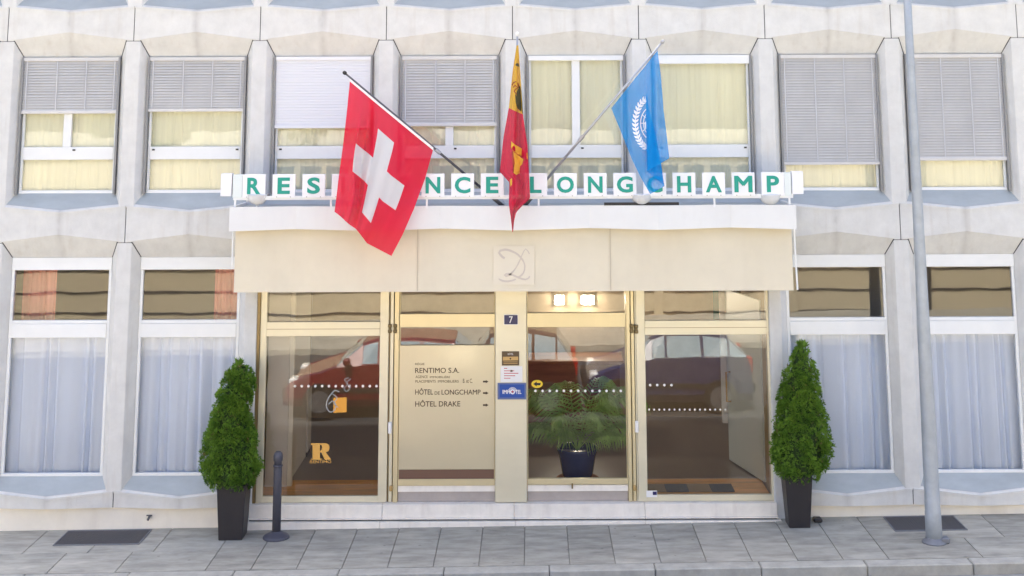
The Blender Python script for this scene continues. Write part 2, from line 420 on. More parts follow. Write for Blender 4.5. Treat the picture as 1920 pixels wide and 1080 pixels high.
# ------------------------------------------------------------------ the hotel
BAY = 1.7145; P = 0.065; YW = 0.13
def AX(k): return (k - 4) * BAY - 0.02
hotel = empty('hotel_building', (0, 0.3, 0), 'white concrete hotel with faceted panels, blinds and cream curtains', 'building')
zse2, zf1, zh1, zwb1, zse1 = zat(10, 0), zat(73, 0), zat(104, YW), zat(361, YW), zat(384, 0)
zf0, zh0, zwb0, zse0, zpb = zat(451, 0), zat(479.5, YW), zat(891.5, YW), zat(919, 0), zat(949, 0)
FL = zse2 - zse1
zwb2 = zse2 + (zwb1 - zse1); zh2 = zh1 + FL; zf2 = zf1 + FL; zse3 = zse2 + FL
def spandrel(k, zs, zf, zh, zw, base=False):
    xl, xr = AX(k) + 0.006, AX(k + 1) - 0.006; xm = (xl + xr) / 2
    ss = (zw - zs) / YW                       # slope of the sill
    zsc = zs - P * ss
    mb = MB()
    if base: zfc = zf; sl = None; back = [(xr, 0.3, zf), (xl, 0.3, zf)]
    else:
        sl = (zf - zh) / YW; zfc = zf + P * sl
    i = len(mb.v)
    mb.v += [(xl, 0, zs), (xm, -P, zsc), (xr, 0, zs), (xr, 0, zf), (xm, -P, zfc), (xl, 0, zf)]          # 0-5 front
    zb = zf if base else zh
    yb = 0.05 if base else YW
    mb.v += [(xl, yb, zb), (xr, yb, zb), (xl, 0.3, zb), (xr, 0.3, zb)]                                     # 6-9 bottom edge
    mb.v += [(xl, YW, zw), (xr, YW, zw), (xl, 0.3, zw), (xr, 0.3, zw)]                                     # 10-13 top edge
    mb.f += [(0, 5, 4, 1), (1, 4, 3, 2), (5, 6, 7, 3, 4), (6, 8, 9, 7), (0, 1, 2, 11, 10), (10, 11, 13, 12), (8, 12, 13, 9),
             (0, 10, 12, 8, 6, 5), (2, 3, 7, 9, 13, 11)]
    # raised lip along the top edge
    for a, b in (((xl, 0, zs), (xm, -P, zsc)), ((xm, -P, zsc), (xr, 0, zs))):
        mb.prism([(a[0], a[1] - 0.012, a[2] - 0.018), (a[0], a[1] - 0.012, a[2] + 0.008), (a[0], a[1] + 0.02, a[2] + 0.008), (a[0], a[1] + 0.02, a[2] - 0.018)],
                 (b[0] - a[0], b[1] - a[1], b[2] - a[2]))
    mb.build('spandrel_panel', 'concrete', hotel)
    # sloping metal apron
    ap = MB(); y1, t = 0.021, 0.006
    def sz(y): return zs + ss * y + t
    ap.poly([(xl + 0.05, YW + 0.01, sz(YW + 0.01)), (xl + 0.05, y1, sz(y1)), (xm, -P + y1, sz(-P + y1)), (xr - 0.05, y1, sz(y1)), (xr - 0.05, YW + 0.01, sz(YW + 0.01))])
    ap.build('sill_apron', 'zinc', hotel)
def pillar(k, z0, z1, wl=0.19, wr=0.19, fl=0.095, fr=0.095, seal=True, zh=None):
    x = AX(k)
    pts = [(x - fl, 0, z0), (x + fr, 0, z0), (x + wr, YW, z0), (x + wr, 0.32, z0), (x - wl, 0.32, z0), (x - wl, YW, z0)]
    MB().prism(pts, (0, 0, z1 - z0)).build('pillar', 'concrete', hotel, bev=0.006)
    if seal and zh is not None:
        s = MB()
        if wl > fl: s.tube([(x - fl, -0.001, z1 + 0.012), (x - wl, YW, zh + 0.004)], 0.008, 5)
        if wr > fr: s.tube([(x + fr, -0.001, z1 + 0.012), (x + wr, YW, zh + 0.004)], 0.008, 5)
        s.box(x - fl, x + fr, 0.004, 0.05, z1 - 0.001, z1 + 0.014)
        s.build('sealant_joint', 'dark_seal', hotel)
def vjoint(k, z0, z1):
    box('panel_joint', 'dark_seal', hotel, AX(k) - 0.0055, AX(k) + 0.0055, 0.012, 0.2, z0, z1)
for k in range(-1, 9):
    spandrel(k, zse3, zf2, zh2, zse3 + (zwb1 - zse1))
    spandrel(k, zse2, zf1, zh1, zwb2)
    spandrel(k, zse1, zf0, zh0, zwb1)
    if k < 2 or k > 5: spandrel(k, zse0, zpb, None, zwb0, base=True)
for k in range(-1, 10):
    pillar(k, zse2 - 0.01, zf2 - 0.012, zh=zh2); pillar(k, zse1 - 0.01, zf1 - 0.012, zh=zh1)
    if k < 2 or k > 6: pillar(k, zse0 - 0.01, zf0 - 0.012, zh=zh0); vjoint(k, zpb, zse0)
    vjoint(k, zf1, zse2); vjoint(k, zf0, zse1)
pillar(2, zpb - 0.25, zf0 - 0.012, fr=0.065, wr=0.07, zh=zh0)
pillar(6, zpb - 0.25, zf0 - 0.012, fl=0.065, wl=0.07, zh=zh0)
for xa, xb in ((AX(-1) - 0.2, AX(2) - 0.10), (AX(6) + 0.10, AX(9) + 0.2)):
    box('plinth', 'plinth', hotel, xa, xb, 0.045, 0.3, -0.4, zpb - 0.003)

def zw_(py): return zat(py, YW)
PY0, PY1 = YW + 0.005, YW + 0.06
def frame_win(k, rects, panes, gmat, name='window'):
    mb = MB()
    for r in rects: mb.box(r[0], r[1], PY0 - (r[4] if len(r) > 4 else 0), PY1, r[2], r[3])
    f = mb.build(name, 'white_frame', hotel, bev=0.004)
    for (a, b, c, d) in panes:
        sheet(a - 0.005, b + 0.005, YW + 0.038, c - 0.005, d + 0.005).build('pane', gmat, f)
    return f
def blind(k, x0, x1, zt, zb, m='blind_grey', closed=False, zoff=0.0):
    b = MB().box(x0, x1, 0.075, 0.125, zt - 0.05, zt - 0.002).build('blind', m, hotel)
    pitch = 0.037; n = max(1, int((zt - 0.05 - zb) / pitch)); s = MB()
    th = R(56) if not closed else R(80)
    hw_ = 0.0218 if not closed else 0.0205; c_, s_ = math.cos(th) * hw_, math.sin(th) * hw_
    for i in range(n):
        z = zt - 0.068 - i * pitch
        if z - 0.02 < zb: break
        dz = random.uniform(-0.001, 0.001); y = 0.1
        s.poly([(x0 + 0.012, y - c_, z - s_ + dz), (x1 - 0.012, y - c_, z - s_ + dz), (x1 - 0.012, y - 0.003, z + dz), (x0 + 0.012, y - 0.003, z + dz)])
        s.poly([(x0 + 0.012, y - 0.003, z + dz), (x1 - 0.012, y - 0.003, z + dz), (x1 - 0.012, y + c_, z + s_ + dz), (x0 + 0.012, y + c_, z + s_ + dz)])
    o = s.build('slats', m, b); tag(o, kind='stuff')
    MB().box(x0 + 0.008, x1 - 0.008, 0.082, 0.118, zb, zb + 0.045).build('bottom_rail', m, b, bev=0.004)
    if not closed:
        for fx in (0.05, 0.36, 0.66, 0.95):
            x = x0 + (x1 - x0) * fx
            MB().box(x - 0.005, x + 0.005, 0.0765, 0.078, zb + 0.045, zt - 0.05).build('ladder_tape', 'tape', b)
# ---- upper windows
def upper(k, zb, zt, tr0, tr1, mull, blind_z, bm='blind_grey', closed=False, topbox=None, glaze=True):
    x0, x1 = AX(k) + 0.192, AX(k + 1) - 0.192
    for a in (x0 - 0.004, x1 - 0.022):
        box('guide_rail', 'track', hotel, a, a + 0.026, 0.07, 0.134, zb, zt - 0.003)
    x0 += 0.026; x1 -= 0.026
    fw = 0.03
    rects = [(x0, x1, zb, zb + 0.05), (x0, x1, zt - 0.06, zt - 0.002), (x0, x0 + fw, zb + 0.05, zt - 0.06), (x1 - fw, x1, zb + 0.05, zt - 0.06), (x0 + fw, x1 - fw, tr0, tr1, 0.006)]
    panes = [(x0 + fw, x1 - fw, zb + 0.05, tr0)]
    if mull:
        xm = x0 + (x1 - x0) * mull
        rects.append((xm - 0.055, xm + 0.055, tr1, zt - 0.06, 0.003))
        panes += [(x0 + fw, xm - 0.055, tr1, zt - 0.06), (xm + 0.055, x1 - fw, tr1, zt - 0.06)]
    else: panes.append((x0 + fw, x1 - fw, tr1, zt - 0.06))
    f = frame_win(k, rects, panes, 'glass_upper')
    for lx in ((x0 + 0.06, x1 - 0.09) if not mull else (x0 + (x1 - x0) * 0.55,)):
        box('latch', 'black', f, lx, lx + 0.035, PY0 - 0.018, PY0 - 0.004, tr1 - 0.05, tr1 - 0.03)
    if blind_z is not None: blind(k, x0 - 0.02, x1 + 0.02, zt - 0.004, blind_z, bm, closed)
    else:
        box('blind_box', 'white_frame', hotel, x0 - 0.015, x1 + 0.015, 0.08, 0.13, topbox, zt - 0.004, bev=0.004)
TR0, TR1 = zw_(296.5), zw_(272.5)
ub = {-1: (None, 215), 0: (0.48, 210), 1: (None, 207), 2: (None, 239), 3: (0.50, 236), 4: (0.50, None), 5: (None, None), 6: (None, 311), 7: (None, 304), 8: (None, 330)}
for k, (mu, by) in ub.items():
    upper(k, zwb1, zh1, TR0, TR1, mu, zw_(by) if by else None, 'blind_white' if k == 2 else 'blind_grey', k == 2, topbox=zw_(114 if k == 4 else 121))
    upper(k, zwb2, zh2, TR0 + FL, TR1 + FL, None, zwb2 + (0.05 if k % 3 else 0.5), 'blind_white' if k in (0, 2, 5) else 'blind_grey', k in (0, 2, 5))

# ---- ground-floor windows
for k in (-1, 0, 1, 6, 7, 8):
    x0, x1 = AX(k) + 0.192, AX(k + 1) - 0.192
    zb, zt = zwb0, zh0
    za, zb1, zc, zd, ze = zw_(503), zw_(506), zw_(598), zw_(601), zw_(630)
    fw = 0.038
    rects = [(x0, x1, zb, zb + 0.045), (x0, x1, za, zt - 0.002, 0.012), (x0, x0 + fw, zb + 0.045, za), (x1 - fw, x1, zb + 0.045, za),
             (x0 + fw, x1 - fw, zd - 0.02, zc + 0.003), (x0 + fw, x1 - fw, ze, zd - 0.022, 0.012)]
    panes = [(x0 + fw, x1 - fw, zc, za), (x0 + fw, x1 - fw, zb + 0.045, ze)]
    frame_win(k, rects, panes, 'glass_lower')
    if k in (-1, 8): box('roller_shade', 'blind_white', hotel, x0, x1, 0.24, 0.25, zb, zt)

# ---- the shell behind the facade
XA, XB = AX(-1) - 0.1, AX(9) + 0.1
ZF = zat(938, 0.06)                               # lobby floor
box('interior_back_wall', 'room_wall', hotel, XA, AX(2), 3.2, 3.3, ZF - 0.2, zh0 + 0.4)
box('interior_back_wall', 'room_wall', hotel, AX(6), XB, 3.2, 3.3, ZF - 0.2, zh0 + 0.4)
box('interior_back_wall', 'lobby_wall', hotel, AX(2) + 0.05, AX(6) - 0.05, 4.6, 4.7, ZF - 0.2, zh0 + 0.4)
box('room_floor', 'room_dark', hotel, XA, AX(2) - 0.05, 0.33, 3.2, ZF - 0.2, ZF)
box('room_floor', 'room_dark', hotel, AX(6) + 0.05, XB, 0.33, 3.2, ZF - 0.2, ZF)
for s_, m_ in ((-1, 'room_wall'), (1, 'room_wall')):
    xx = AX(2) if s_ < 0 else AX(6)
    box('partition_wall', 'lobby_wall', hotel, xx - 0.045, xx + 0.045, 0.325, 4.6, ZF - 0.2, zh0 + 0.4)
box('ceiling', 'plate_white', hotel, XA, XB, 0.305, 4.6, zh0 + 0.05, zh0 + 0.2)
box('ceiling', 'room_wall', hotel, XA, XB, 0.305, 2.2, zh1 + 0.05, zh1 + 0.2)
box('roof', 'concrete', hotel, XA, XB, 0.305, 4.7, zse3, zse3 + 0.2)  # unseen slab, added to keep sunlight out of the building
box('interior_back_wall', 'room_wall', hotel, XA, XB, 2.2, 2.3, zh0 + 0.2, zse3)
box('rear_wall', 'concrete', hotel, XA, XB, 4.72, 4.9, -0.4, zse3 + 0.2)  # unseen, added to close the back so the building blocks the sun
for xx in (XA, XB - 0.1):
    box('end_wall', 'concrete', hotel, xx, xx + 0.1, 0.33, 4.7, -0.4, zse3)
box('lobby_floor', 'lobby_floor', hotel, AX(2) + 0.05, AX(6) - 0.05, 1.0, 4.6, ZF - 0.2, ZF)
for i, yy in enumerate((0.13, 0.35, 0.57, 0.79)):
    box('floor_board', 'wood_floor', hotel, AX(2) + 0.08, AX(6) - 0.08, yy + 0.002, yy + 0.216, ZF - 0.2, ZF + 0.002)

# ---- curtains: hang inside, each a thing of its own
def curtain(name, label, x0, x1, z0, z1, Y, m, n, amp, seed, group, cat='curtain'):
    rnd = random.Random(seed); mb = MB(); NX = 120
    ph = [rnd.uniform(0, 6.28) for _ in range(4)]
    prof = []; warp = [rnd.uniform(-1, 1) for _ in range(9)]
    for i in range(NX + 1):
        u = i / NX; k9 = u * 8; i9 = min(int(k9), 7); u = u + 0.045 * (warp[i9] + (warp[i9 + 1] - warp[i9]) * (k9 - i9))
        y = amp * (0.55 + 0.45 * abs(math.sin(u * 5 + ph[2]))) * (0.6 * (1 - 2.2 * abs(math.sin(n * 3.14 * u + ph[0] + 0.9 * math.sin(3 * u * 6.28 + ph[1]))) ** 0.55) + 0.14 * math.sin(n * 1.3 * 6.28 * u + ph[2]) + 0.35 * math.sin(1.7 * 6.28 * u + ph[3]))
        prof.append(y)
    rows = 5
    for r in range(rows + 1):
        t = r / rows
        for i in range(NX + 1):
            u = i / NX
            x = x0 + (x1 - x0) * u + 0.008 * math.sin(u * 21 + ph[1]) * t
            mb.v.append((x, Y + prof[i] * (0.55 + 0.45 * t), z1 + (z0 - z1) * t))
    for r in range(rows):
        for i in range(NX):
            a = r * (NX + 1) + i; mb.f.append((a, a + 1, a + NX + 2, a + NX + 1))
    o = mb.build(name, m, None, smooth=True, origin=((x0 + x1) / 2, Y, z0))
    return tag(o, label, cat, group)
ucl = ['behind the leftmost upper window', 'behind the second upper window from the left', 'behind the upper window left of the red flag, under a white blind',
       'behind the upper window between red and yellow flags', 'behind the upper window right of the yellow and red flag', 'behind the large upper window right of the blue flag',
       'under the long blind left of the street lamp', 'under the long blind behind the street lamp']
for k in range(8):
    curtain('cream_curtain', 'cream pleated curtain ' + ucl[k], AX(k) + 0.2, AX(k + 1) - 0.2, zwb1 + 0.0, zh1 - 0.01, 0.235, 'curtain_cream', 8 + k % 3, 0.02, k + 3, 'cream curtains upstairs')
lcl = {0: 'in the leftmost ground floor window', 1: 'in the ground floor window beside the left conifer', 6: 'in the ground floor window beside the right conifer', 7: 'in the ground floor window behind the street lamp'}
for k in (0, 1, 6, 7):
    curtain('sheer_curtain', 'white sheer curtain ' + lcl[k], AX(k) + 0.18, AX(k + 1) - 0.18, zwb0 - 0.08, zw_(618), 0.31, 'sheer', 6 + k % 2, 0.095, k + 40, 'sheer curtains on the ground floor')
xd = AX(0) + 0.2
curtain('peach_drape', 'peach drape at the left edge of the leftmost ground floor window', xd, xd + 0.46, zwb0 + 0.02, zh0 - 0.02, 0.55, 'peach', 4, 0.05, 91, 'peach drapes')
xd = AX(2) - 0.62
curtain('peach_drape', 'peach drape at the ground floor window edge beside the awning', xd, xd + 0.44, zwb0 + 0.02, zh0 - 0.02, 0.55, 'peach', 4, 0.05, 92, 'peach drapes')

# ------------------------------------------------------------------ the entrance glazing
EY = 0.05                                       # front plane of the frames
def E(px, py): return at(px, py, EY)
ZB, ZBC, ZT = zat(941, EY), zat(909, EY), zat(520, EY)
def rx(a, b, py=760): return xat(a, py, EY), xat(b, py, EY)
# stone base in three courses
def stonerow(y0, y1, z0, z1, cuts, m='stone'):
    for a, b in zip(cuts[:-1], cuts[1:]):
        MB().box(a + 0.002, b - 0.002, y0, y1, z0, z1).build('stone_block', m, hotel, bev=0.004)
xs0, xs1 = AX(2) + 0.072, AX(6) - 0.072
c1 = xat(717, 960, 0); c2 = xat(964, 960, 0); c3 = xat(1209, 960, 0)
stonerow(-0.04, 0.12, zat(970, -0.04), ZB - 0.004, [xs0 - 0.03, c1, c2, c3, xs1 + 0.03])
stonerow(-0.075, 0.12, zat(974, -0.08), zat(970, -0.04) - 0.0, [xs0 - 0.04, c1, c2, c3, xs1 + 0.04])
stonerow(-0.105, 0.12, -0.35, zat(978, -0.1), [xs0 - 0.07, c1 - 0.02, c2 + 0.02, c3, xs1 + 0.07])
box('shadow_gap', 'dark_seal', hotel, xs0 - 0.02, xs1 + 0.02, -0.045, 0.1, zat(978, -0.1), zat(974, -0.08))
# door leaves at the sides
def side_unit(pl, pr, inner_left, name):
    a, b = rx(pl, pr); zt0, zt1 = zat(629, EY), zat(602, EY)
    w0, w1 = (0.085, 0.115) if not inner_left else (0.115, 0.105)
    mb = MB()
    mb.box(a, a + w0, EY, EY + 0.07, ZB, ZT).box(b - w1, b, EY, EY + 0.07, ZB, ZT)
    mb.box(a + w0, b - w1, EY + 0.004, EY + 0.066, ZB, ZB + 0.075)
    mb.box(a + w0, b - w1, EY - 0.004, EY + 0.07, zt0, zt1)
    mb.box(a + w0, b - w1, EY + 0.004, EY + 0.07, ZT - 0.08, ZT)
    f = mb.build(name, 'champagne', hotel, bev=0.004)
    sheet(a + w0 - 0.004, b - w1 + 0.004, EY + 0.03, ZB + 0.07, zt0 + 0.004).build('pane', 'glass_door', f)
    sheet(a + w0 - 0.004, b - w1 + 0.004, EY + 0.03, zt1 - 0.004, ZT - 0.076).build('pane', 'glass_door', f)
    box('groove', 'gold_dark', f, a + w0 - 0.001, b - w1 + 0.001, EY - 0.0045, EY, (zt0 + zt1) / 2 - 0.003, (zt0 + zt1) / 2 + 0.003)
    return f
left_leaf = side_unit(484, 727, False, 'glass_side_panel')
right_leaf = side_unit(1195, 1457, True, 'glass_side_panel')
# outer posts against the pillars
for a, b in ((476, 484), (1457, 1463)):
    x0, x1 = rx(a, b); box('outer_post', 'gold_dark', hotel, x0 + 0.003, x1 - 0.002, EY - 0.025, EY + 0.07, ZB, ZT)
# folding profiles between leaves and centre
def profiles(pxs):
    for i, (a, b, dy, m) in enumerate(pxs):
        x0, x1 = rx(a, b)
        box('door_profile', m, hotel, x0 + 0.001, x1 - 0.001, EY - dy, EY + 0.07, ZB, ZT, bev=0.004)
profiles([(727.5, 730, -0.02, 'gold_dark'), (730, 736.5, -0.004, 'champagne'), (736.5, 738, -0.02, 'gold_dark'), (738, 747, 0.004, 'gold')])
profiles([(1176, 1183.5, 0.004, 'gold'), (1183.5, 1185, -0.02, 'gold_dark'), (1185, 1191, -0.006, 'gold'), (1191, 1192, -0.02, 'gold_dark'), (1192, 1194.8, -0.004, 'champagne')])
# centre column
x0, x1 = rx(928.5, 988)
column = MB().box(x0, x1, EY - 0.03, EY + 0.1, ZB + 0.001, ZT).build('centre_column', 'champagne', hotel, bev=0.008)
# centre left: blind panel; centre right: glass door
def centre(pl, pr, bars, name, m):
    a, b = rx(pl, pr); mb = MB()
    for (p0, p1, dy) in bars: mb.box(a, b, EY - dy, EY + 0.06, zat(p1, EY), zat(p0, EY))
    mb.box(a, b, EY + 0.004, EY + 0.06, ZT - 0.06, ZT)
    for q in (a, b - 0.012): mb.box(q, q + 0.012, EY + 0.008, EY + 0.056, zat(bars[-1][1], EY) + 0.002, ZT - 0.002)
    return mb.build(name, m, hotel, bev=0.004), a, b
cl, a, b = centre(747.5, 928, [(588, 613, 0.0), (898, 910, 0.004)], 'panel_door', 'gold')
for p0, p1 in ((540, 588), (613, 646)):
    sheet(a, b, EY + 0.03, zat(p1, EY), min(zat(p0, EY), ZT - 0.05)).build('pane', 'glass_door', cl)
box('kick_strip', 'brown_strip', cl, a + 0.002, b - 0.002, EY + 0.016, EY + 0.05, zat(898, EY) + 0.001, zat(881, EY))
cr, a2, b2 = centre(988.5, 1175.5, [(587, 614, 0.0), (898, 909, 0.004)], 'glass_door', 'gold')
for p0, p1 in ((540, 587), (614, 898)):
    sheet(a2, b2, EY + 0.03, zat(p1, EY), min(zat(p0, EY), ZT - 0.05)).build('pane', 'glass_door', cr)
for aa, bb in ((a, b), (a2, b2)):
    box('threshold', 'stone', hotel, aa + 0.001, bb - 0.001, EY + 0.014, EY + 0.2, zat(922, EY), ZBC - 0.008)
    box('riser', 'stone_grey', hotel, aa + 0.001, bb - 0.001, EY + 0.03, EY + 0.2, ZB + 0.001, zat(922, EY) - 0.001)
    box('door_gap', 'dark_seal', hotel, aa, bb, EY + 0.03, EY + 0.1, ZBC - 0.008, ZBC - 0.0005)
# hinges, locks and pivots
for px, py in ((731, 616), (741, 616), (1184, 616), (1193, 617)):
    c = at(px, py, EY - 0.012)
    MB().lathe([(0.02, -0.055), (0.026, -0.05), (0.026, -0.018), (0.019, -0.014), (0.019, 0.014), (0.026, 0.018), (0.026, 0.05), (0.02, 0.055)], c, 'Z', 12).build('hinge', 'gold_dark', hotel, smooth=True)
for px, py in ((731, 802), (1194, 800)):
    c = at(px, py, EY - 0.02); box('lock_case', 'plate_white', hotel, c.x - 0.022, c.x + 0.022, c.y - 0.02, c.y + 0.02, c.z - 0.07, c.z + 0.07, bev=0.006)
for px, py in ((733, 916), (1190, 915)):
    c = at(px, py, EY - 0.02); MB().lathe([(0.018, -0.03), (0.024, -0.02), (0.024, 0.02), (0.014, 0.035)], c, 'Z', 10).build('door_pivot', 'brass', hotel)
c = at(1073, 911, EY - 0.01); MB().box(c.x - 0.01, c.x + 0.01, c.y - 0.02, c.y + 0.01, c.z - 0.03, c.z + 0.03).build('door_stop', 'gold_dark', hotel)
c = at(1222, 926, EY - 0.006); box('sticker', 'plate_white', right_leaf, c.x - 0.07, c.x + 0.07, c.y - 0.003, c.y, c.z - 0.04, c.z + 0.04)
c = at(1224, 925, EY - 0.011); box('sticker_print', 'navy', right_leaf, c.x, c.x + 0.05, c.y - 0.002, c.y, c.z - 0.02, c.z + 0.022)
# safety dots and stickers on the panes
def dots(parent, pa, pb, py, n, r=0.017):
    mb = MB()
    for i in range(n):
        px = pa + (pb - pa) * i / (n - 1); c = at(px, py, EY + 0.0275)
        mb.prism([(c.x + r * math.cos(t * math.pi / 5), c.y, c.z + r * math.sin(t * math.pi / 5)) for t in range(10)], (0, -0.001, 0))
    o = mb.build('safety_dots', 'dot_white', parent); tag(o, kind='stuff')
dots(left_leaf, 553, 706, 724, 13); dots(right_leaf, 1219, 1259, 722, 4); dots(right_leaf, 1217, 1360, 768, 16, 0.013); dots(cr, 1004, 1164, 733, 13)
GY = EY + 0.0275
c = at(1007, 720, GY)
MB().prism([(c.x + 0.075 * math.cos(t * math.pi / 10), GY, c.z + 0.05 * math.sin(t * math.pi / 10)) for t in range(20)], (0, -0.001, 0)).build('arrow_sticker', 'sticker_yellow', cr)
MB().prism([(c.x + x, GY - 0.0015, c.z + z) for x, z in ((-0.05, 0.0), (-0.005, 0.032), (-0.005, 0.014), (0.05, 0.014), (0.04, -0.016), (-0.005, -0.014), (-0.005, -0.03))], (0, -0.001, 0)).build('arrow_print', 'black', cr)
def pxpoly(pts, Y): return [tuple(at(x, y, Y)) for x, y in pts]
MB().prism(pxpoly([(625, 746), (650, 745), (650, 773), (625, 774)], GY), (0, -0.001, 0)).build('square_sticker', 'sticker_orange', left_leaf)
def stroke(pts, r, Y, mb=None, thick=0.0015):
    """a flat ribbon following pixel points on plane Y"""
    if not isinstance(r, (list, tuple)) and len(pts) > 2:
        q = [pts[0]] + list(pts) + [pts[-1]]; sm = []
        for i in range(1, len(q) - 2):
            for j in range(5):
                t = j / 5; p0, p1, p2, p3 = (Vector(z) for z in q[i - 1:i + 3])
                v_ = 0.5 * ((2 * p1) + (p2 - p0) * t + (2 * p0 - 5 * p1 + 4 * p2 - p3) * t * t + (3 * p1 - p0 - 3 * p2 + p3) * t ** 3); sm.append((v_.x, v_.y))
        pts = sm + [pts[-1]]
    mb = mb or MB(); P3 = [at(x, y, Y) for x, y in pts]; Lp = []; Rp = []
    for i, p in enumerate(P3):
        d = (P3[min(i + 1, len(P3) - 1)] - P3[max(i - 1, 0)]); d.normalize()
        nrm = Vector((-d.z, 0, d.x)); rr = r[i] if isinstance(r, (list, tuple)) else r
        Lp.append(p + nrm * rr); Rp.append(p - nrm * rr)
    i0 = len(mb.v); n = len(P3)
    mb.v += [tuple(p) for p in Lp + Rp]
    for i in range(n - 1): mb.f.append((i0 + i, i0 + i + 1, i0 + n + i + 1, i0 + n + i))
    return mb
s = stroke([(636, 735), (628, 732), (620, 740), (614, 750), (612, 762), (618, 772), (626, 770), (630, 760), (624, 752), (616, 758)], 0.006, GY - 0.002)
stroke([(622, 738), (632, 746), (626, 756), (634, 764)], 0.005, GY - 0.002, s); s.build('script_sticker', 'script_grey', left_leaf)
s = stroke([(654, 708), (646, 712), (652, 720), (645, 728), (650, 734), (657, 726), (650, 718), (658, 710)], 0.004, GY - 0.002); s.build('script_sticker', 'script_grey', left_leaf)
# fat serif letter
Rb = MB()
Rb.prism(pxpoly([(583, 831), (600, 831), (600, 860), (604, 860), (604, 862), (583, 862), (583, 860), (586, 860), (586, 834), (583, 834)], GY), (0, -0.001, 0))
Rb.prism(pxpoly([(600.3, 831), (612, 831), (617, 834), (618, 840), (616, 846), (611, 848), (620, 860), (621, 862), (609, 862), (603, 849), (600.3, 848), (600.3, 845), (603, 844), (604, 839), (603, 835), (600.3, 834)], GY), (0, -0.001, 0))
Rb.build('letter_sticker', 'sticker_gold', left_leaf)
text_px('RENTIMO', 581, 621, 863, 868.5, GY, thick=0.001, bold=0.01).build('letter_sticker', 'sticker_gold', left_leaf)
# ------------------------------------------------------------------ canopy over the entrance
CYV, CYR = -0.80, -0.88
canopy = empty('entrance_canopy', (0, -0.4, zat(430, -0.8)), 'white canopy with faceted fascia and cream fabric valance over entrance', 'canopy')
ridge = [430, 700, 960, 1235, 1493]; valley = [555, 825, 1105, 1370]
pts = sorted([(p, CYR, 386, 432) for p in ridge] + [(p, CYV, 386, 428) for p in valley])
zt = zat(386, -0.84)
fp = []
for i, (p, y, a, b) in enumerate(pts):
    zz = zt; fp.append((xat(p, 408, y), y, zz, zat(b, y)))
fm = MB()
for (xa, ya, za, ba), (xb, yb, zb_, bb) in zip(fp[:-1], fp[1:]):
    m1 = MB(); i = len(fm.v)
    fm.v += [(xa, ya, za), (xb, yb, zb_), (xb, yb, bb), (xa, ya, ba), (xa, ya + 0.05, za), (xb, yb + 0.05, zb_), (xb, yb + 0.05, bb), (xa, ya + 0.05, ba)]
    fm.f += [(i, i + 1, i + 2, i + 3), (i + 4, i + 7, i + 6, i + 5), (i, i + 4, i + 5, i + 1), (i + 3, i + 2, i + 6, i + 7)]
x0, x1 = fp[0][0], fp[-1][0]
fm.box(x0, x0 + 0.04, CYR + 0.052, -0.02, fp[0][3], zt).box(x1 - 0.04, x1, CYR + 0.052, -0.02, fp[0][3], zt)
bm_o = fm.build('fascia', 'fascia', canopy)
MB().box(x0 + 0.042, x1 - 0.042, -0.76, 0.09, zt - 0.09, zt - 0.03).build('roof_sheet', 'zinc', canopy)
VY = -0.66
va, vb = xat(440, 490, VY), xat(1486, 490, VY); vz0, vz1 = zat(544.5, VY), zat(424, VY)
val = MB(); NXv, NZv = 80, 8
for r in range(NZv + 1):
    for i in range(NXv + 1):
        t = r / NZv; u = i / NXv
        val.v.append((va + (vb - va) * u, VY + 0.006 * math.sin(u * 19) * t + 0.004 * math.sin(u * 47 + 2) * t, vz1 + (vz0 - vz1) * t))
for r in range(NZv):
    for i in range(NXv):
        a = r * (NXv + 1) + i; val.f.append((a, a + 1, a + NXv + 2, a + NXv + 1))
valance = val.build('valance', 'awning', canopy, smooth=True)
MB().box(va, vb, VY - 0.006, VY + 0.012, vz0 - 0.012, vz0 + 0.006).build('hem_bar', 'awning', valance)
for p in (783, 1144.5):
    xx = xat(p, 490, VY); MB().box(xx - 0.004, xx + 0.004, VY - 0.012, VY - 0.008, vz0, vz1).build('seam', 'awning_seam', valance)
for xx in (va, vb):
    MB().box(xx - 0.003, xx + 0.003, VY + 0.014, 0.0, vz0, vz1).build('side_valance', 'awning', canopy)
MB().tube([(vb + 0.03, VY + 0.0, vz1 + 0.0), (vb + 0.045, VY - 0.03, vz0 - 0.0)], 0.012, 8).build('support_rod', 'white_frame', canopy)
MB().tube([(va - 0.03, VY + 0.0, vz1 + 0.0), (va - 0.03, VY + 0.0, vz0 + 0.3)], 0.012, 8).build('support_rod', 'white_frame', canopy)
MB().prism(pxpoly([(925, 461), (1002, 461), (1002, 534), (925, 534)], VY - 0.0125), (0, 0.002, 0)).build('emblem_patch', 'monogram_patch', valance)
def rp(l): return [(900 + x / 9.815, 440 + y / 9.815) for x, y in l]
YM = VY - 0.0145
mg = stroke(rp([(455,435),(415,412),(378,375),(350,335),(372,295),(450,275),(505,280),(560,295),(650,335),(700,368),(740,410),(780,460),(810,515),(825,575),(822,640),(800,700),(770,740),(740,765),(690,795)]),
            [0.014]*8 + [0.012]*4 + [0.008]*4 + [0.012]*3, YM)
stroke(rp([(910,355),(885,305),(840,262),(805,305),(780,360),(755,420),(735,470),(700,540),(665,605),(620,665),(580,712),(530,750),(480,765),(452,745),(480,722),(530,725),(590,735),(650,765),(720,795),(780,815),(840,825),(890,805),(915,765)]),
       [0.006]*6 + [0.008]*4 + [0.011]*10 + [0.009]*3, YM - 0.001, mg)
stroke(rp([(345,810),(370,830),(410,847),(460,858),(520,860),(590,845),(660,820)]), [0.005,0.01,0.012,0.012,0.012,0.01,0.008], YM, mg)
mg.build('monogram', 'monogram', valance)
SYr = -0.83
a, b = at(1133, 385, SYr), at(1273, 379.5, SYr)
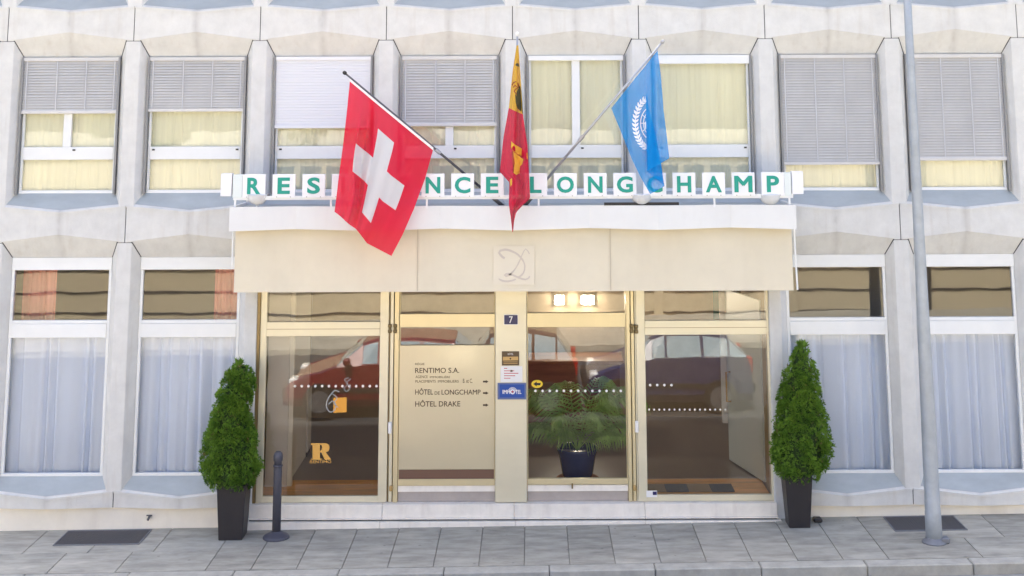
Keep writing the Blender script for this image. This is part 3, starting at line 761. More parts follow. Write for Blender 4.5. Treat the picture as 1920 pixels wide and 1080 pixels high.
MB().box(a.x, b.x, SYr, SYr + 0.04, zt - 0.0, zt + 0.035).build('cable_duct', 'black', canopy)

# ------------------------------------------------------------------ the letter sign standing on the canopy
SY = -0.84
sign = empty('letter_sign', (0, SY, zt), 'row of green capital letters on white square tiles above the canopy', 'sign')
letters = [('R', 455), ('E', 511), ('S', 567), ('I', 622), ('D', 678), ('E', 734), ('N', 790.5), ('C', 846), ('E', 901.5),
           ('L', 983), ('O', 1038.5), ('N', 1094.5), ('G', 1150), ('C', 1206), ('H', 1261), ('A', 1316.5), ('M', 1372), ('P', 1427.5)]
def tz(px, py): return at(px, py, SY).z
za, zb_ = zat(369, SY), zat(325, SY)
for ch, p in letters:
    xa, xb = xat(p, 347, SY), xat(p + 43, 347, SY)
    t = MB().box(xa, xb, SY - 0.012, SY + 0.012, za, zb_).build('letter_tile', 'tile_white', sign, bev=0.004)
    wl = {'I': 0.16, 'M': 0.72, 'N': 0.64, 'O': 0.74, 'G': 0.70, 'C': 0.68, 'E': 0.54, 'L': 0.50, 'S': 0.56, 'P': 0.54, 'R': 0.58, 'A': 0.70}.get(ch, 0.62)
    xm = (xa + xb) / 2; hw = (xb - xa) / 2 * wl
    text_mb(ch, xm - hw, xm + hw, za + (zb_ - za) * 0.16, zb_ - (zb_ - za) * 0.14, SY - 0.0125, thick=0.008, bold=0.03).build('letter', 'letter_green', t)
    for fx in (0.2, 0.8):
        xx = xa + (xb - xa) * fx
        MB().box(xx - 0.006, xx + 0.006, SY - 0.016, SY - 0.012, za + 0.004, za + 0.016).build('clip', 'steel', t)
xa, xb = xat(437, 347, SY), xat(1487, 347, SY)
MB().box(xa, xb, SY + 0.014, SY + 0.05, za - 0.03, za + 0.02).build('rail', 'white_frame', sign, bev=0.004)
for p0, p1, m_, dy in ((414, 434.5, 'tile_white', 0.0), (436, 454, 'panel_pale', 0.02), (1471, 1484, 'panel_pale', 0.02), (1485, 1506, 'tile_white', 0.0)):
    xa, xb = xat(p0, 347, SY), xat(p1, 347, SY)
    MB().box(xa, xb, SY - 0.01 + dy, SY + 0.10, za + 0.02 - (0.02 if dy else 0), zb_ + (0.01 if not dy else -0.005)).build('end_box', m_, sign, bev=0.004)
for p in (440, 620, 800, 1010, 1203, 1340, 1481):
    xx = xat(p, 378, SY); MB().box(xx - 0.012, xx + 0.012, SY + 0.02, SY + 0.045, zt - 0.03, za - 0.03).build('support_post', 'white_frame', sign)
for p, lb in ((482, 'under the first letter tile of the sign'), (1203, 'below the blue flag'), (1444, 'under the last letter tile of the sign')):
    c = at(p, 366, -0.80)
    e = empty('floodlight', (c.x, -0.80, zt - 0.03), 'round translucent floodlight on the canopy ' + lb, 'floodlight', 'floodlights on the canopy')
    prof = [(0.135 * math.sin(t), -0.125 * math.cos(t)) for t in [i * math.pi / 16 for i in range(1, 9)]]
    MB().lathe([(0.01, -0.125)] + prof + [(0.14, 0.006), (0.13, 0.012)], (c.x, -0.80 + 0.03, c.z + 0.0), 'Z', 20).build('bowl', 'lamp_glass', e, smooth=True)
    MB().tube([(c.x, -0.77, zt - 0.031), (c.x, -0.77, c.z - 0.12)], 0.016, 8).build('stem', 'white_frame', e)
    for s_ in (-1, 1):
        MB().box(c.x + s_ * 0.145 - 0.015, c.x + s_ * 0.145 + 0.015, -0.81, -0.78, c.z - 0.035, c.z + 0.01).build('clamp', 'dark_pole', e, bev=0.004)

# ------------------------------------------------------------------ flags
def coons(top, bot, lef, rig, u, v):
    def ev(c, t):
        t = max(0, min(1, t)) * (len(c) - 1); i = min(int(t), len(c) - 2); f = t - i
        return Vector(c[i]).lerp(Vector(c[i + 1]), f)
    A, B, C_, D_ = Vector(top[0]), Vector(top[-1]), Vector(bot[0]), Vector(bot[-1])
    return (1 - v) * ev(top, u) + v * ev(bot, u) + (1 - u) * ev(lef, v) + u * ev(rig, v) - ((1 - u) * (1 - v) * A + u * (1 - v) * B + (1 - u) * v * C_ + u * v * D_)
def flag_mat(name, c0, c1, build_mask, thin=0.075):
    m = bpy.data.materials.new(name); m.use_nodes = True
    n = m.node_tree.nodes; l = m.node_tree.links; b = n['Principled BSDF']; b.inputs['Roughness'].default_value = 0.75; b.inputs['Specular IOR Level'].default_value = 0.2
    mx = n.new('ShaderNodeMix'); mx.data_type = 'RGBA'; mx.inputs[6].default_value = (*c0, 1); mx.inputs[7].default_value = (*c1, 1)
    uv = n.new('ShaderNodeUVMap'); sp = n.new('ShaderNodeSeparateXYZ'); l.new(uv.outputs[0], sp.inputs[0])
    def op(o, a, b_=None):
        k = n.new('ShaderNodeMath'); k.operation = o
        for i, q in enumerate((a, b_)):
            if q is None: continue
            if isinstance(q, (int, float)): k.inputs[i].default_value = q
            else: l.new(q, k.inputs[i])
        return k.outputs[0]
    fac = build_mask(op, sp.outputs[0], sp.outputs[1])
    if fac is not None: l.new(fac, mx.inputs[0])
    else: mx.inputs[0].default_value = 0
    l.new(mx.outputs[2], b.inputs['Base Color'])
    tr = n.new('ShaderNodeBsdfTranslucent'); l.new(mx.outputs[2], tr.inputs[0]); ms = n.new('ShaderNodeMixShader'); ms.inputs[0].default_value = 0.35
    l.new(b.outputs[0], ms.inputs[1]); l.new(tr.outputs[0], ms.inputs[2])
    tp_ = n.new('ShaderNodeBsdfTransparent'); m3 = n.new('ShaderNodeMixShader'); m3.inputs[0].default_value = thin
    l.new(ms.outputs[0], m3.inputs[1]); l.new(tp_.outputs[0], m3.inputs[2]); l.new(m3.outputs[0], n['Material Output'].inputs[0])
    MATS[name] = m
def cross_mask(op, u, v):
    a = op('ABSOLUTE', op('SUBTRACT', u, 0.5)); b = op('ABSOLUTE', op('SUBTRACT', v, 0.5))
    h = op('MULTIPLY', op('LESS_THAN', a, 0.33), op('LESS_THAN', b, 0.105)); k = op('MULTIPLY', op('LESS_THAN', b, 0.33), op('LESS_THAN', a, 0.105))
    return op('MAXIMUM', h, k)
flag_mat('flag_red_cross', (0.80, 0.015, 0.055), (0.80, 0.80, 0.80), cross_mask)
flag_mat('flag_blue', (0.0, 0.29, 0.72), (0.8, 0.8, 0.8), lambda op, u, v: None, 0.26)
flag_mat('flag_yellow_red', (0.78, 0.48, 0.04), (0.66, 0.02, 0.06), lambda op, u, v: op('GREATER_THAN', op('SUBTRACT', v, op('MULTIPLY', u, 0.035)), 0.335))
mat('emblem_white', (0.82, 0.85, 0.88), 0.8); mat('eagle_dark', (0.07, 0.065, 0.03), 0.8); mat('eagle_red', (0.33, 0.07, 0.02), 0.8); mat('key_gold', (0.75, 0.40, 0.05), 0.8)
def cloth(name, m, label, NU, NV, posf, group='flags above the entrance'):
    mb = MB(); uvs = []
    for j in range(NV + 1):
        for i in range(NU + 1):
            u, v = i / NU, j / NV
            mb.v.append(tuple(posf(u, v))); uvs.append((u, v))
    for j in range(NV):
        for i in range(NU):
            a = j * (NU + 1) + i; mb.f.append((a, a + 1, a + NU + 2, a + NU + 1))
    o = mb.build(name, m, None, smooth=True, origin=mb.v[0])
    lay = o.data.uv_layers.new(name='UVMap')
    for lp in o.data.loops: lay.data[lp.index].uv = uvs[lp.vertex_index]
    tag(o, label, 'flag', group); o['grid'] = 0; del o['grid']
    return o, mb.v
PB = -0.58; PT = -1.35        # depth of the pole feet and tips
def pole(px0, py0, px1, py1, label, m, ball, yb=PB, yt=PT):
    a = at(px0, py0, yb); b = at(px1, py1, yt)
    e = empty('flagpole', a, label, 'flagpole', 'flagpoles fanning out from the canopy')
    MB().tube([a, a.lerp(b, 0.45), b], [0.017, 0.016, 0.012], 10).build('shaft', m, e, smooth=True)
    d = (b - a).normalized()
    MB().tube([a - d * 0.04, a + d * 0.14], 0.026, 10).build('socket', 'dark_pole', e, smooth=True)
    MB().tube([a.lerp(b, 0.40), a.lerp(b, 0.43)], 0.024, 10).build('collar', 'steel', e)
    c = b + d * 0.015
    MB().tube([c - d * 0.028, c - d * 0.02, c, c + d * 0.02, c + d * 0.028], [0.008, 0.02, 0.026, 0.02, 0.006], 10).build('finial', ball, e, smooth=True)
    zr = zt - 0.03
    MB().box(a.x - 0.05, a.x + 0.05, a.y - 0.05, a.y + 0.05, zr, max(zr + 0.02, a.z - 0.02)).build('foot_bracket', 'steel', e)
    return a, b
pa = pole(940, 384, 648, 138, 'dark flagpole leaning left, carrying the red flag with white cross', 'dark_pole', 'black')
pb = pole(963, 383, 970, 66, 'flagpole in the middle carrying the yellow and red flag', 'steel', 'plate_white')
pc = pole(985, 384, 1241, 80, 'pale steel flagpole leaning right, carrying the blue flag', 'steel', 'steel')
def pole_y(px, p0, p1): return PB + (PT - PB) * (px - p0) / (p1 - p0)
top = [(656, 152), (705, 193), (757, 236), (812, 281)]; bot = [(627, 397), (667, 428), (688, 456), (734, 480)]
lef = [(656, 152), (650, 212), (643, 275), (634, 340), (627, 397)]; rig = [(812, 281), (797, 335), (776, 392), (755, 440), (734, 480)]
def swiss(u, v):
    p = coons(top, bot, lef, rig, u, v)
    y = pole_y(656 + (812 - 656) * u, 940, 648) - 0.10 * v * (0.4 + u)
    y += v * (0.075 * math.sin(6.28 * (1.35 * u + 0.25 * v) + 0.6)) + 0.034 * math.sin(6.28 * (4.2 * u + 0.5 * v)) * min(1, v * 3) * (1 - 0.5 * u)
    y += -0.13 * math.exp(-((u - 0.15 - 0.06 * v) / 0.045) ** 2) * min(1, 3 * v) + 0.12 * math.exp(-((u - 0.27 - 0.02 * v) / 0.05) ** 2) * min(1, 3 * v)
    p = p + Vector((6 * math.sin(9 * v + 4 * u) * math.exp(-((u - 0.2) / 0.12) ** 2) * v, 0))
    return at(p.x, p.y, y - 0.03)
sf, _ = cloth('flag_with_cross', 'flag_red_cross', 'red square flag with a white cross hanging from the left pole', 60, 60, swiss)
hb_ = MB()
for i in range(31):
    p = swiss(i / 30, 0.0); hb_.v += [(p.x, p.y - 0.004, p.z - 0.004), (p.x + 0.008, p.y - 0.004, p.z + 0.026)]
for i in range(30): hb_.f.append((2 * i, 2 * i + 2, 2 * i + 3, 2 * i + 1))
hb_.build('hoist_band', 'plate_white', sf)
def lerpc(c, t):
    t = max(0, min(1, t)) * (len(c) - 1); i = min(int(t), len(c) - 2); f = t - i
    return Vector(c[i]).lerp(Vector(c[i + 1]), f)
hA, hB = Vector((1233, 94)), Vector((1146, 203))
cB = [(1146, 203), (1165, 249), (1184, 297), (1201, 332), (1219, 364)]
cR = [(1194, 143), (1215, 200), (1230, 252), (1240, 305), (1246, 349)]
cL = [(1212, 121), (1212, 170), (1211, 220), (1212, 270), (1213, 321)]
cA = [(1233, 94), (1240, 150), (1244, 205), (1250, 252), (1255, 297)]
US = [0.0, 0.45, 0.64, 1.0]     # s: from the lower hoist corner to the tip
def unflag(s, v):
    cols = [cB, cR, cL, cA]; ys = [0.0, 0.02, -0.08, -0.14]
    k = 0
    while k < 2 and s > US[k + 1]: k += 1
    f = (s - US[k]) / (US[k + 1] - US[k]); p = lerpc(cols[k], v).lerp(lerpc(cols[k + 1], v), f)
    hx = hB.lerp(hA, s)
    y = pole_y(hx.x, 985, 1241) * (1 - 0.55 * min(1, v * 1.2)) + (-1.12) * 0.55 * min(1, v * 1.2)
    y += (ys[k] + (ys[k + 1] - ys[k]) * f) * min(1, 4 * v) + 0.02 * math.sin(s * 22 + v * 2) * min(1, v * 3) + 0.02 * math.sin(v * 7 + s * 4) * v
    return at(p.x, p.y, y - 0.02)
uf, uv_v = cloth('blue_flag', 'flag_blue', 'blue flag with white wreath and globe emblem on the right pole', 72, 48, unflag)
# printed emblem on the rear fold of the blue flag
grid = {}
from math import hypot
def proj(p):
    q = CAMROT.transposed() @ (Vector(p) - Vector((CAM_X, -D, CAM_H)))
    return PPX + F_PX * q.x / -q.z, PPY - F_PX * q.y / -q.z
def depth_lookup(verts, NU, rng):
    L = []
    for i, v in enumerate(verts):
        if rng(i % (NU + 1)): L.append((*proj(v), v[1]))
    def f(px, py):
        best = sorted(((a - px) ** 2 + (b - py) ** 2, y) for a, b, y in L)[:4]
        ws = [1 / (d + 1) for d, _ in best]
        return sum(w_ * y for w_, (_, y) in zip(ws, best)) / sum(ws)
    return f
ylk = depth_lookup(uv_v, 72, lambda i: i <= 34)
def cstroke(mb, pts, wpx, yf, off=-0.008):
    Lp, Rp = [], []
    for i, (x, y) in enumerate(pts):
        x0, y0 = pts[max(i - 1, 0)]; x1, y1 = pts[min(i + 1, len(pts) - 1)]
        l = hypot(x1 - x0, y1 - y0) or 1; nx, ny = -(y1 - y0) / l, (x1 - x0) / l
        wv = wpx[i] if isinstance(wpx, list) else wpx; d = yf(x, y) + off
        Lp.append(tuple(at(x + nx * wv, y + ny * wv, d))); Rp.append(tuple(at(x - nx * wv, y - ny * wv, d)))
    i0 = len(mb.v); n = len(pts); mb.v += Lp + Rp
    for i in range(n - 1): mb.f.append((i0 + i, i0 + i + 1, i0 + n + i + 1, i0 + n + i))
em = MB(); cx, cy = 1224, 231
for rr in (7, 13, 19, 25):
    cstroke(em, [(cx + rr * 0.92 * math.cos(t), cy + rr * 1.25 * math.sin(t)) for t in [R(110 + i * 10) for i in range(15)]], 0.8, ylk)
for t in (120, 150, 180, 210, 235):
    cstroke(em, [(cx + k * 0.92 * math.cos(R(t)), cy + k * 1.25 * math.sin(R(t))) for k in (3, 12, 25)], 0.6, ylk)
wre = [(cx + 33 * math.cos(R(t)), cy + 50 * math.sin(R(t))) for t in range(100, 262, 9)]
cstroke(em, wre, 0.9, ylk)
for i in range(1, len(wre) - 1):
    (x, y), (xb, yb) = wre[i], wre[i + 1]; dx, dy = xb - x, yb - y; l = hypot(dx, dy); dx /= l; dy /= l
    for s_ in (-1, 1):
        tx, ty = dx * 0.75 - dy * s_ * 0.6, dy * 0.75 + dx * s_ * 0.6
        cstroke(em, [(x, y), (x + tx * 5, y + ty * 5), (x + tx * 10, y + ty * 10)], [0.5, 2.2, 0.3], ylk, -0.010)
for blob in ([(1213, 212), (1218, 206), (1221, 214), (1216, 222)], [(1208, 230), (1213, 226), (1215, 236), (1210, 242)], [(1216, 240), (1220, 236), (1221, 250), (1217, 248)]):
    em.poly([tuple(at(x, y, ylk(x, y) - 0.011)) for x, y in blob])
em.build('emblem', 'emblem_white', uf)
yl_ = [(85, 968.5), (135, 961), (202, 954), (257, 944), (322, 937), (333, 947), (342, 955), (383, 954), (410, 958), (435, 960.5)]
yr_ = [(85, 972), (143, 976), (217, 981), (272, 989), (328, 992), (372, 994), (384, 981), (398, 968), (415, 964), (435, 962)]
def itp(tb, y):
    for (a, b), (c, d) in zip(tb[:-1], tb[1:]):
        if y <= c: return b + (d - b) * (y - a) / (c - a)
    return tb[-1][1]
def gen(u, v):
    y = 85 + 350 * v; xl, xr = itp(yl_, y), itp(yr_, y)
    yy = -1.33 + 0.22 * min(1, v * 1.3) + 0.055 * math.sin(u * 9.5 + v * 3) * min(1, v * 4) + 0.03 * math.sin(u * 17 + 5 * v) * min(1, v * 4)
    return at(xl + (xr - xl) * u, y, yy)
gf, gv = cloth('yellow_red_flag', 'flag_yellow_red', 'narrow folded yellow and red flag with eagle and key in the middle', 30, 90, gen)
ylg = depth_lookup(gv, 30, lambda i: True)
def cpoly(mb, pts, yf, off=-0.02):
    mb.poly([tuple(at(x, y, yf(x, y) + off)) for x, y in pts])
ea = MB(); cpoly(ea, [(966, 178), (971, 168), (975, 160), (977.5, 172), (979.5, 191), (980.5, 214), (976, 208), (970, 203), (967, 192)], ylg); ea.build('eagle_print', 'eagle_dark', gf)
ea = MB(); cpoly(ea, [(966, 122), (969, 118), (972.5, 119), (973.5, 125), (969, 124)], ylg); ea.build('eagle_print', 'eagle_dark', gf)
er = MB()
cstroke(er, [(960, 160), (963, 155), (967, 153), (971, 157), (973, 163), (968, 166), (964, 171), (968, 176), (973, 173)], 1.1, ylg, -0.022)
cstroke(er, [(962, 164), (966, 160), (969, 163)], 1.0, ylg, -0.022); er.build('eagle_print', 'eagle_red', gf)
kg = MB(); cpoly(kg, [(958.5, 265), (964, 270), (976, 277), (989, 287), (989.5, 299), (975, 292), (962, 283), (958, 277)], ylg)
cpoly(kg, [(962, 284), (968, 288), (981, 299), (979, 308), (975, 312), (974, 325), (968, 328), (963, 324), (965, 306)], ylg)
cpoly(kg, [(956, 337), (960, 334), (960, 346), (957, 350)], ylg); kg.build('key_print', 'key_gold', gf)
kk = MB(); cstroke(kk, [(970, 292), (977, 296), (984, 301)], 0.8, ylg, -0.024); cstroke(kk, [(972, 304), (975, 309)], 0.9, ylg, -0.024); cstroke(kk, [(960, 284), (962, 300), (963, 318)], 0.7, ylg, -0.024)
kk.build('key_print', 'eagle_red', gf)

# ------------------------------------------------------------------ signs at the door
DY = EY + 0.008
a_, b_ = rx(748, 927.5)
plate = MB().box(a_, b_, DY, DY + 0.03, zat(880.5, EY), zat(647, EY)).build('directory_sign', 'panel_gold', None, bev=0.004, origin=((a_ + b_) / 2, DY, zat(880, EY)))
tag(plate, 'gold metal panel with dark company names and arrows beside the centre column', 'sign')
sx, sz_ = 1, 1
def dl(txt, p0, p1, q0, q1, bold=0.0): text_px(txt, p0, p1, q0, q1, DY - 0.0005, thick=0.002, bold=bold).build('lettering', 'text_dark', plate)
dl('RÉGIE', 778.5, 796, 679.5, 684.5)
dl('RENTIMO S.A.', 778.5, 861, 689.5, 699.5, 0.008)
dl('AGENCE', 779, 802, 704, 709); dl('IMMOBILIÈRE', 806, 844, 704, 709)
dl('PLACEMENTS', 779, 817, 712.5, 717.5); dl('IMMOBILIERS', 821, 860, 712.5, 717.5)
dl('B. et C.', 868, 886, 710, 718)
dl('HÔTEL', 778.5, 812, 727.5, 740, 0.008); dl('DE', 815, 824.5, 734, 740); dl('LONGCHAMP', 828, 901, 730.5, 740, 0.008)
dl('HÔTEL DRAKE', 778.5, 863, 749.5, 762.5, 0.008)
for q in (715.5, 737, 759.5):
    MB().prism(pxpoly([(905.5, q - 1.6), (911, q - 1.6), (911, q - 3), (916, q), (911, q + 3), (911, q + 1.6), (905.5, q + 1.6)], DY - 0.0005), (0, -0.002, 0)).build('arrow', 'text_dark', plate)
CF = EY - 0.0302
def plaque(name, p0, p1, q0, q1, m, label, cat='sign', th=0.012):
    a = at(p0, q1, CF); b = at(p1, q0, CF)
    o = MB().box(a.x, b.x, CF - th, CF, a.z, b.z).build(name, m, None, bev=0.002, origin=((a.x + b.x) / 2, CF, a.z))
    return tag(o, label, cat)
n7 = plaque('house_number', 945.5, 970.5, 590.5, 608, 'navy', 'small navy plate with white number seven on the column')
a = at(944.5, 609, CF); b = at(971.5, 589.5, CF); MB().box(a.x, b.x, CF - 0.009, CF - 0.0005, a.z, b.z).build('rim', 'plate_white', n7)
text_px('7', 954.5, 961.5, 593, 606, CF - 0.0125, thick=0.002, bold=0.01).build('number', 'plate_white', n7)
p1 = plaque('brass_plaque', 941, 973.5, 658.5, 685, 'brass_dark', 'dark plaque with brass band above the white notice on the column')
MB().prism(pxpoly([(943, 669), (971.5, 668.5), (971.5, 675.5), (943, 676)], CF - 0.0125), (0, -0.002, 0)).build('band', 'brass', p1)
text_px('HOTEL', 952, 962.5, 662, 665.5, CF - 0.0125, thick=0.001).build('lettering', 'plate_white', p1)
MB().prism(pxpoly([(957, 670.5), (959, 672.5), (957, 674.5), (955, 672.5)], CF - 0.0148), (0, -0.001, 0)).build('mark', 'text_dark', p1)
for q in (678, 681): MB().prism(pxpoly([(944, q), (970.5, q), (970.5, q + 1), (944, q + 1)], CF - 0.0125), (0, -0.001, 0)).build('line', 'brass', p1)
p2 = plaque('paper_notice', 938.5, 979.5, 686.5, 716.5, 'plate_white', 'white printed notice between brass plaque and blue sign on column', th=0.006)
for j, (xa, xb) in enumerate(((945, 951), (945, 964), (945, 972), (945, 966), (945, 957))):
    q = 690 + j * 4.6
    MB().prism(pxpoly([(xa, q), (xb, q), (xb, q + 1.4), (xa, q + 1.4)], CF - 0.0065), (0, -0.001, 0)).build('print_line', 'red_print', p2)
c = at(959, 695.5, CF - 0.0078); MB().box(c.x - 0.014, c.x + 0.014, c.y - 0.001, c.y, c.z - 0.012, c.z + 0.012).build('crest', 'brass_dark', p2)
p3 = plaque('hotel_sign', 933, 986.5, 717.5, 748.5, 'sign_edge', 'blue sign with white lettering below the notice on column', th=0.02)
MB().prism(pxpoly([(936.5, 720.5), (983.5, 720.5), (983.5, 745.5), (936.5, 745.5)], CF - 0.0205), (0, -0.002, 0)).build('face', 'sign_blue', p3)
text_px('IMH', 942.5, 956, 731, 738.5, CF - 0.023, thick=0.002, bold=0.02).build('lettering', 'plate_white', p3)
text_px('TEL', 966.5, 977.5, 731, 738.5, CF - 0.023, thick=0.002, bold=0.02).build('lettering', 'plate_white', p3)
mo = MB()
for rr, w_ in ((3.6, 1.1), (6.2, 0.5), (8.0, 0.4)):
    n0, n1 = (0, 25) if rr < 4 else (12, 25)
    stroke([(961 + rr * math.cos(R(t * 15)), 734.5 + rr * math.sin(R(t * 15))) for t in range(n0, n1)], w_ * 0.0072, CF - 0.0245, mo)
mo.build('ring_mark', 'plate_white', p3)
c = at(961, 734.5, CF - 0.0246); MB().lathe([(0.012, -0.001), (0.012, 0.0)], c, 'Y', 12).build('red_dot', 'red_print', p3)
# ------------------------------------------------------------------ potted conifers
def prof_at(tb, y):
    if y <= tb[0][0]: return tb[0][1], tb[0][2]
    for (a, l0, r0), (c, l1, r1) in zip(tb[:-1], tb[1:]):
        if y <= c:
            t = (y - a) / (c - a); return l0 + (l1 - l0) * t, r0 + (r1 - r0) * t
    return tb[-1][1], tb[-1][2]
def leafy(name, m, parent, sprays, leaf):
    """sprays: (pos, dir, size, tone) -> small flat scale-leaf fans"""
    v, f, tones = [], [], []
    for (p, d, s, tone) in sprays:
        d = d.normalized(); a = Vector((random.uniform(-1, 1), random.uniform(-1, 1), random.uniform(-1, 1)))
        sd_ = d.cross(a).normalized()
        for k in range(leaf):
            ang = (k - (leaf - 1) / 2) * 0.55 + random.uniform(-0.2, 0.2)
            dd = (d * math.cos(ang) + sd_ * math.sin(ang)).normalized(); ww = d.cross(sd_) * math.sin(ang * 2) * 0.3 + sd_ * math.cos(ang)
            L = s * random.uniform(0.7, 1.15); w_ = L * 0.19
            q = p + d * s * 0.12 * abs(k - leaf // 2)
            i = len(v)
            v += [tuple(q), tuple(q + dd * L * 0.5 + ww * w_), tuple(q + dd * L), tuple(q + dd * L * 0.5 - ww * w_)]
            f.append((i, i + 1, i + 2, i + 3)); tones += [max(0, min(1, tone + random.uniform(-0.12, 0.12)))] * 4
    mb = MB(); mb.v = v; mb.f = f
    me = bpy.data.meshes.new(name); root = parent.location
    me.from_pydata([tuple(Vector(q) - root) for q in v], [], f)
    at_ = me.attributes.new('tone', 'FLOAT', 'POINT'); at_.data.foreach_set('value', tones)
    me.materials.append(MATS[m]); o = bpy.data.objects.new(name, me); COL.objects.link(o); o.parent = parent
    return o
def potted(tb, Yc, base_px, base_py, pot_top_px, pot_bot_px, pot_top_py, label_t, label_p, seed):
    random.seed(seed)
    base = at(base_px, base_py, Yc - 0.17); xc = base.x; z0 = gz(xc) + 0.0
    zt_ = zat(pot_top_py, Yc, base_px); wt = abs(xat(pot_top_px[1], pot_top_py, Yc) - xat(pot_top_px[0], pot_top_py, Yc)) / 2; wb = abs(xat(pot_bot_px[1], base_py, Yc) - xat(pot_bot_px[0], base_py, Yc)) / 2
    pl = empty('planter', (xc, Yc, z0), label_p, 'planter', 'tall black planters')
    p = MB(); i = 0
    ring = lambda w_, z: [(xc - w_, Yc - w_, z), (xc + w_, Yc - w_, z), (xc + w_, Yc + w_, z), (xc - w_, Yc + w_, z)]
    p.v = ring(wb, z0) + ring(wt, zt_) + ring(wt - 0.025, zt_) + ring(wt - 0.03, zt_ - 0.08)
    p.f = [(3, 2, 1, 0)] + [(a, (a + 1) % 4, 4 + (a + 1) % 4, 4 + a) for a in range(4)] + [(4 + a, 4 + (a + 1) % 4, 8 + (a + 1) % 4, 8 + a) for a in range(4)] + [(8 + a, 8 + (a + 1) % 4, 12 + (a + 1) % 4, 12 + a) for a in range(4)]
    p.build('pot', 'planter', pl, bev=0.006)
    MB().poly(ring(wt - 0.031, zt_ - 0.06)).build('soil', 'soil', pl)
    t = empty('conifer', (xc, Yc, zt_ - 0.06), label_t, 'tree', 'potted conifers beside the entrance')
    ytop, ybot = tb[0][0], tb[-1][0]
    zmax, zmin = zat(ytop, Yc, base_px), zat(ybot, Yc, base_px)
    MB().tube([(xc, Yc, zt_ - 0.07), (xc + 0.01, Yc, zmin + 0.3), ((xat(tb[0][1], ytop, Yc) + xat(tb[0][2], ytop, Yc)) / 2, Yc, zmax - 0.15)], [0.04, 0.03, 0.008], 8).build('trunk', 'trunk', t)
    spr = []
    def surf(py, ang, rr):
        l_, r_ = prof_at(tb, py); xl, xr = xat(l_, py, Yc), xat(r_, py, Yc); xm, hw = (xl + xr) / 2, (xr - xl) / 2
        rd = hw * 0.92
        return Vector((xm + hw * rr * math.cos(ang), Yc + rd * rr * math.sin(ang), zat(py, Yc, base_px))), hw
    # rounded clumps of scale-leaf sprays
    for k in range(380):
        u = random.random() ** 0.7; py = ytop + (ybot - ytop) * (0.03 + 0.95 * u); ang = random.uniform(0, 6.283)
        rr = random.uniform(0.70, 0.87) * (1 if u < 0.92 else 1 - (u - 0.92) * 1.5)
        cc, hw = surf(py, ang, rr); cr_ = random.uniform(0.05, 0.085) * (0.6 + 0.4 * min(1, hw / 0.3)); ct = random.uniform(0.15, 0.85)
        lean = Vector((math.cos(ang), math.sin(ang), 0.5)).normalized()
        for j in range(40):
            d = (Vector((random.gauss(0, 1), random.gauss(0, 1), random.gauss(0, 1))).normalized() + lean * 0.55).normalized()
            q = cc + d * cr_ * random.uniform(0.55, 1.0)
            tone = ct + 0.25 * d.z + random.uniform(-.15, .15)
            spr.append((q, d + Vector((0, 0, 0.35)), random.uniform(0.024, 0.042), tone))
    for k in range(60):                           # loose shoots that break the outline
        u = random.random(); py = ytop + (ybot - ytop) * u; ang = random.uniform(0, 6.283); q, hw = surf(py, ang, 0.98)
        spr.append((q, Vector((math.cos(ang), math.sin(ang), random.uniform(0.4, 1.6))), random.uniform(0.045, 0.075), random.uniform(0.4, 0.9)))
    for k in range(16):
        q = Vector(((xat(tb[0][1], ytop, Yc) + xat(tb[0][2], ytop, Yc)) / 2, Yc, zmax - 0.05)) + Vector((random.uniform(-.03, .03), random.uniform(-.03, .03), random.uniform(-.06, 0)))
        spr.append((q, Vector((random.uniform(-.3, .3), random.uniform(-.3, .3), 1)), 0.08, 0.5))
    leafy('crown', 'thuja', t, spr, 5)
    dry = []
    for k in range(70):
        py = ytop + (ybot - ytop) * min(0.95, abs(random.gauss(0.45, 0.22))); ang = -1.57 + random.gauss(0, 0.9); q, hw = surf(py, ang, random.uniform(0.86, 0.97))
        dry.append((q, Vector((math.cos(ang), math.sin(ang), random.uniform(0, 1))), random.uniform(0.03, 0.05), random.random()))
    leafy('dry_sprays', 'thuja_dry', t, dry, 4)
    # solid dark green core filling the crown
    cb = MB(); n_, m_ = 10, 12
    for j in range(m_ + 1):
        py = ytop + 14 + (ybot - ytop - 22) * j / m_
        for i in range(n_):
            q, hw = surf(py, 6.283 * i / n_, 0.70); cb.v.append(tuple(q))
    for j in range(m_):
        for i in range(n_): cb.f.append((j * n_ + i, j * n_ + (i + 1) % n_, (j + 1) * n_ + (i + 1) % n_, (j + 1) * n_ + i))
    core = cb.build('inner_core', 'conifer_inside', t)
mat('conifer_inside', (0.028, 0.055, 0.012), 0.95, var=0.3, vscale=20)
tbL = [(674, 446, 452), (690, 436, 468), (705, 424, 472), (730, 414, 476), (750, 406, 470), (765, 402, 463), (780, 398, 469), (800, 393, 475), (825, 384, 480), (850, 380, 485), (875, 378, 489), (893, 382, 487), (905, 392, 478), (912, 410, 465)]
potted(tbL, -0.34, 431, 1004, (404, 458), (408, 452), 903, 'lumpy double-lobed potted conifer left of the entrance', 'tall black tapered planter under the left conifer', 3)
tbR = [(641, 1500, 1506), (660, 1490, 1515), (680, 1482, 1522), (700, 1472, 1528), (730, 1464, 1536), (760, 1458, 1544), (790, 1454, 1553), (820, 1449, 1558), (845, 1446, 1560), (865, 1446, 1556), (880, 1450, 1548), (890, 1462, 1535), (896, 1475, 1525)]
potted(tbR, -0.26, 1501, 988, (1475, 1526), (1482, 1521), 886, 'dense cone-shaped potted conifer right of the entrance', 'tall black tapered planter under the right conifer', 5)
c = at(1531, 984, -0.15)
rk = MB().box(c.x - 0.04, c.x + 0.07, -0.2, -0.08, gz(c.x), gz(c.x) + 0.05).build('dark_wedge', 'planter', None, bev=0.015, origin=(c.x, -0.15, gz(c.x)))
tag(rk, 'small dark block behind the right planter on the pavement', 'block')

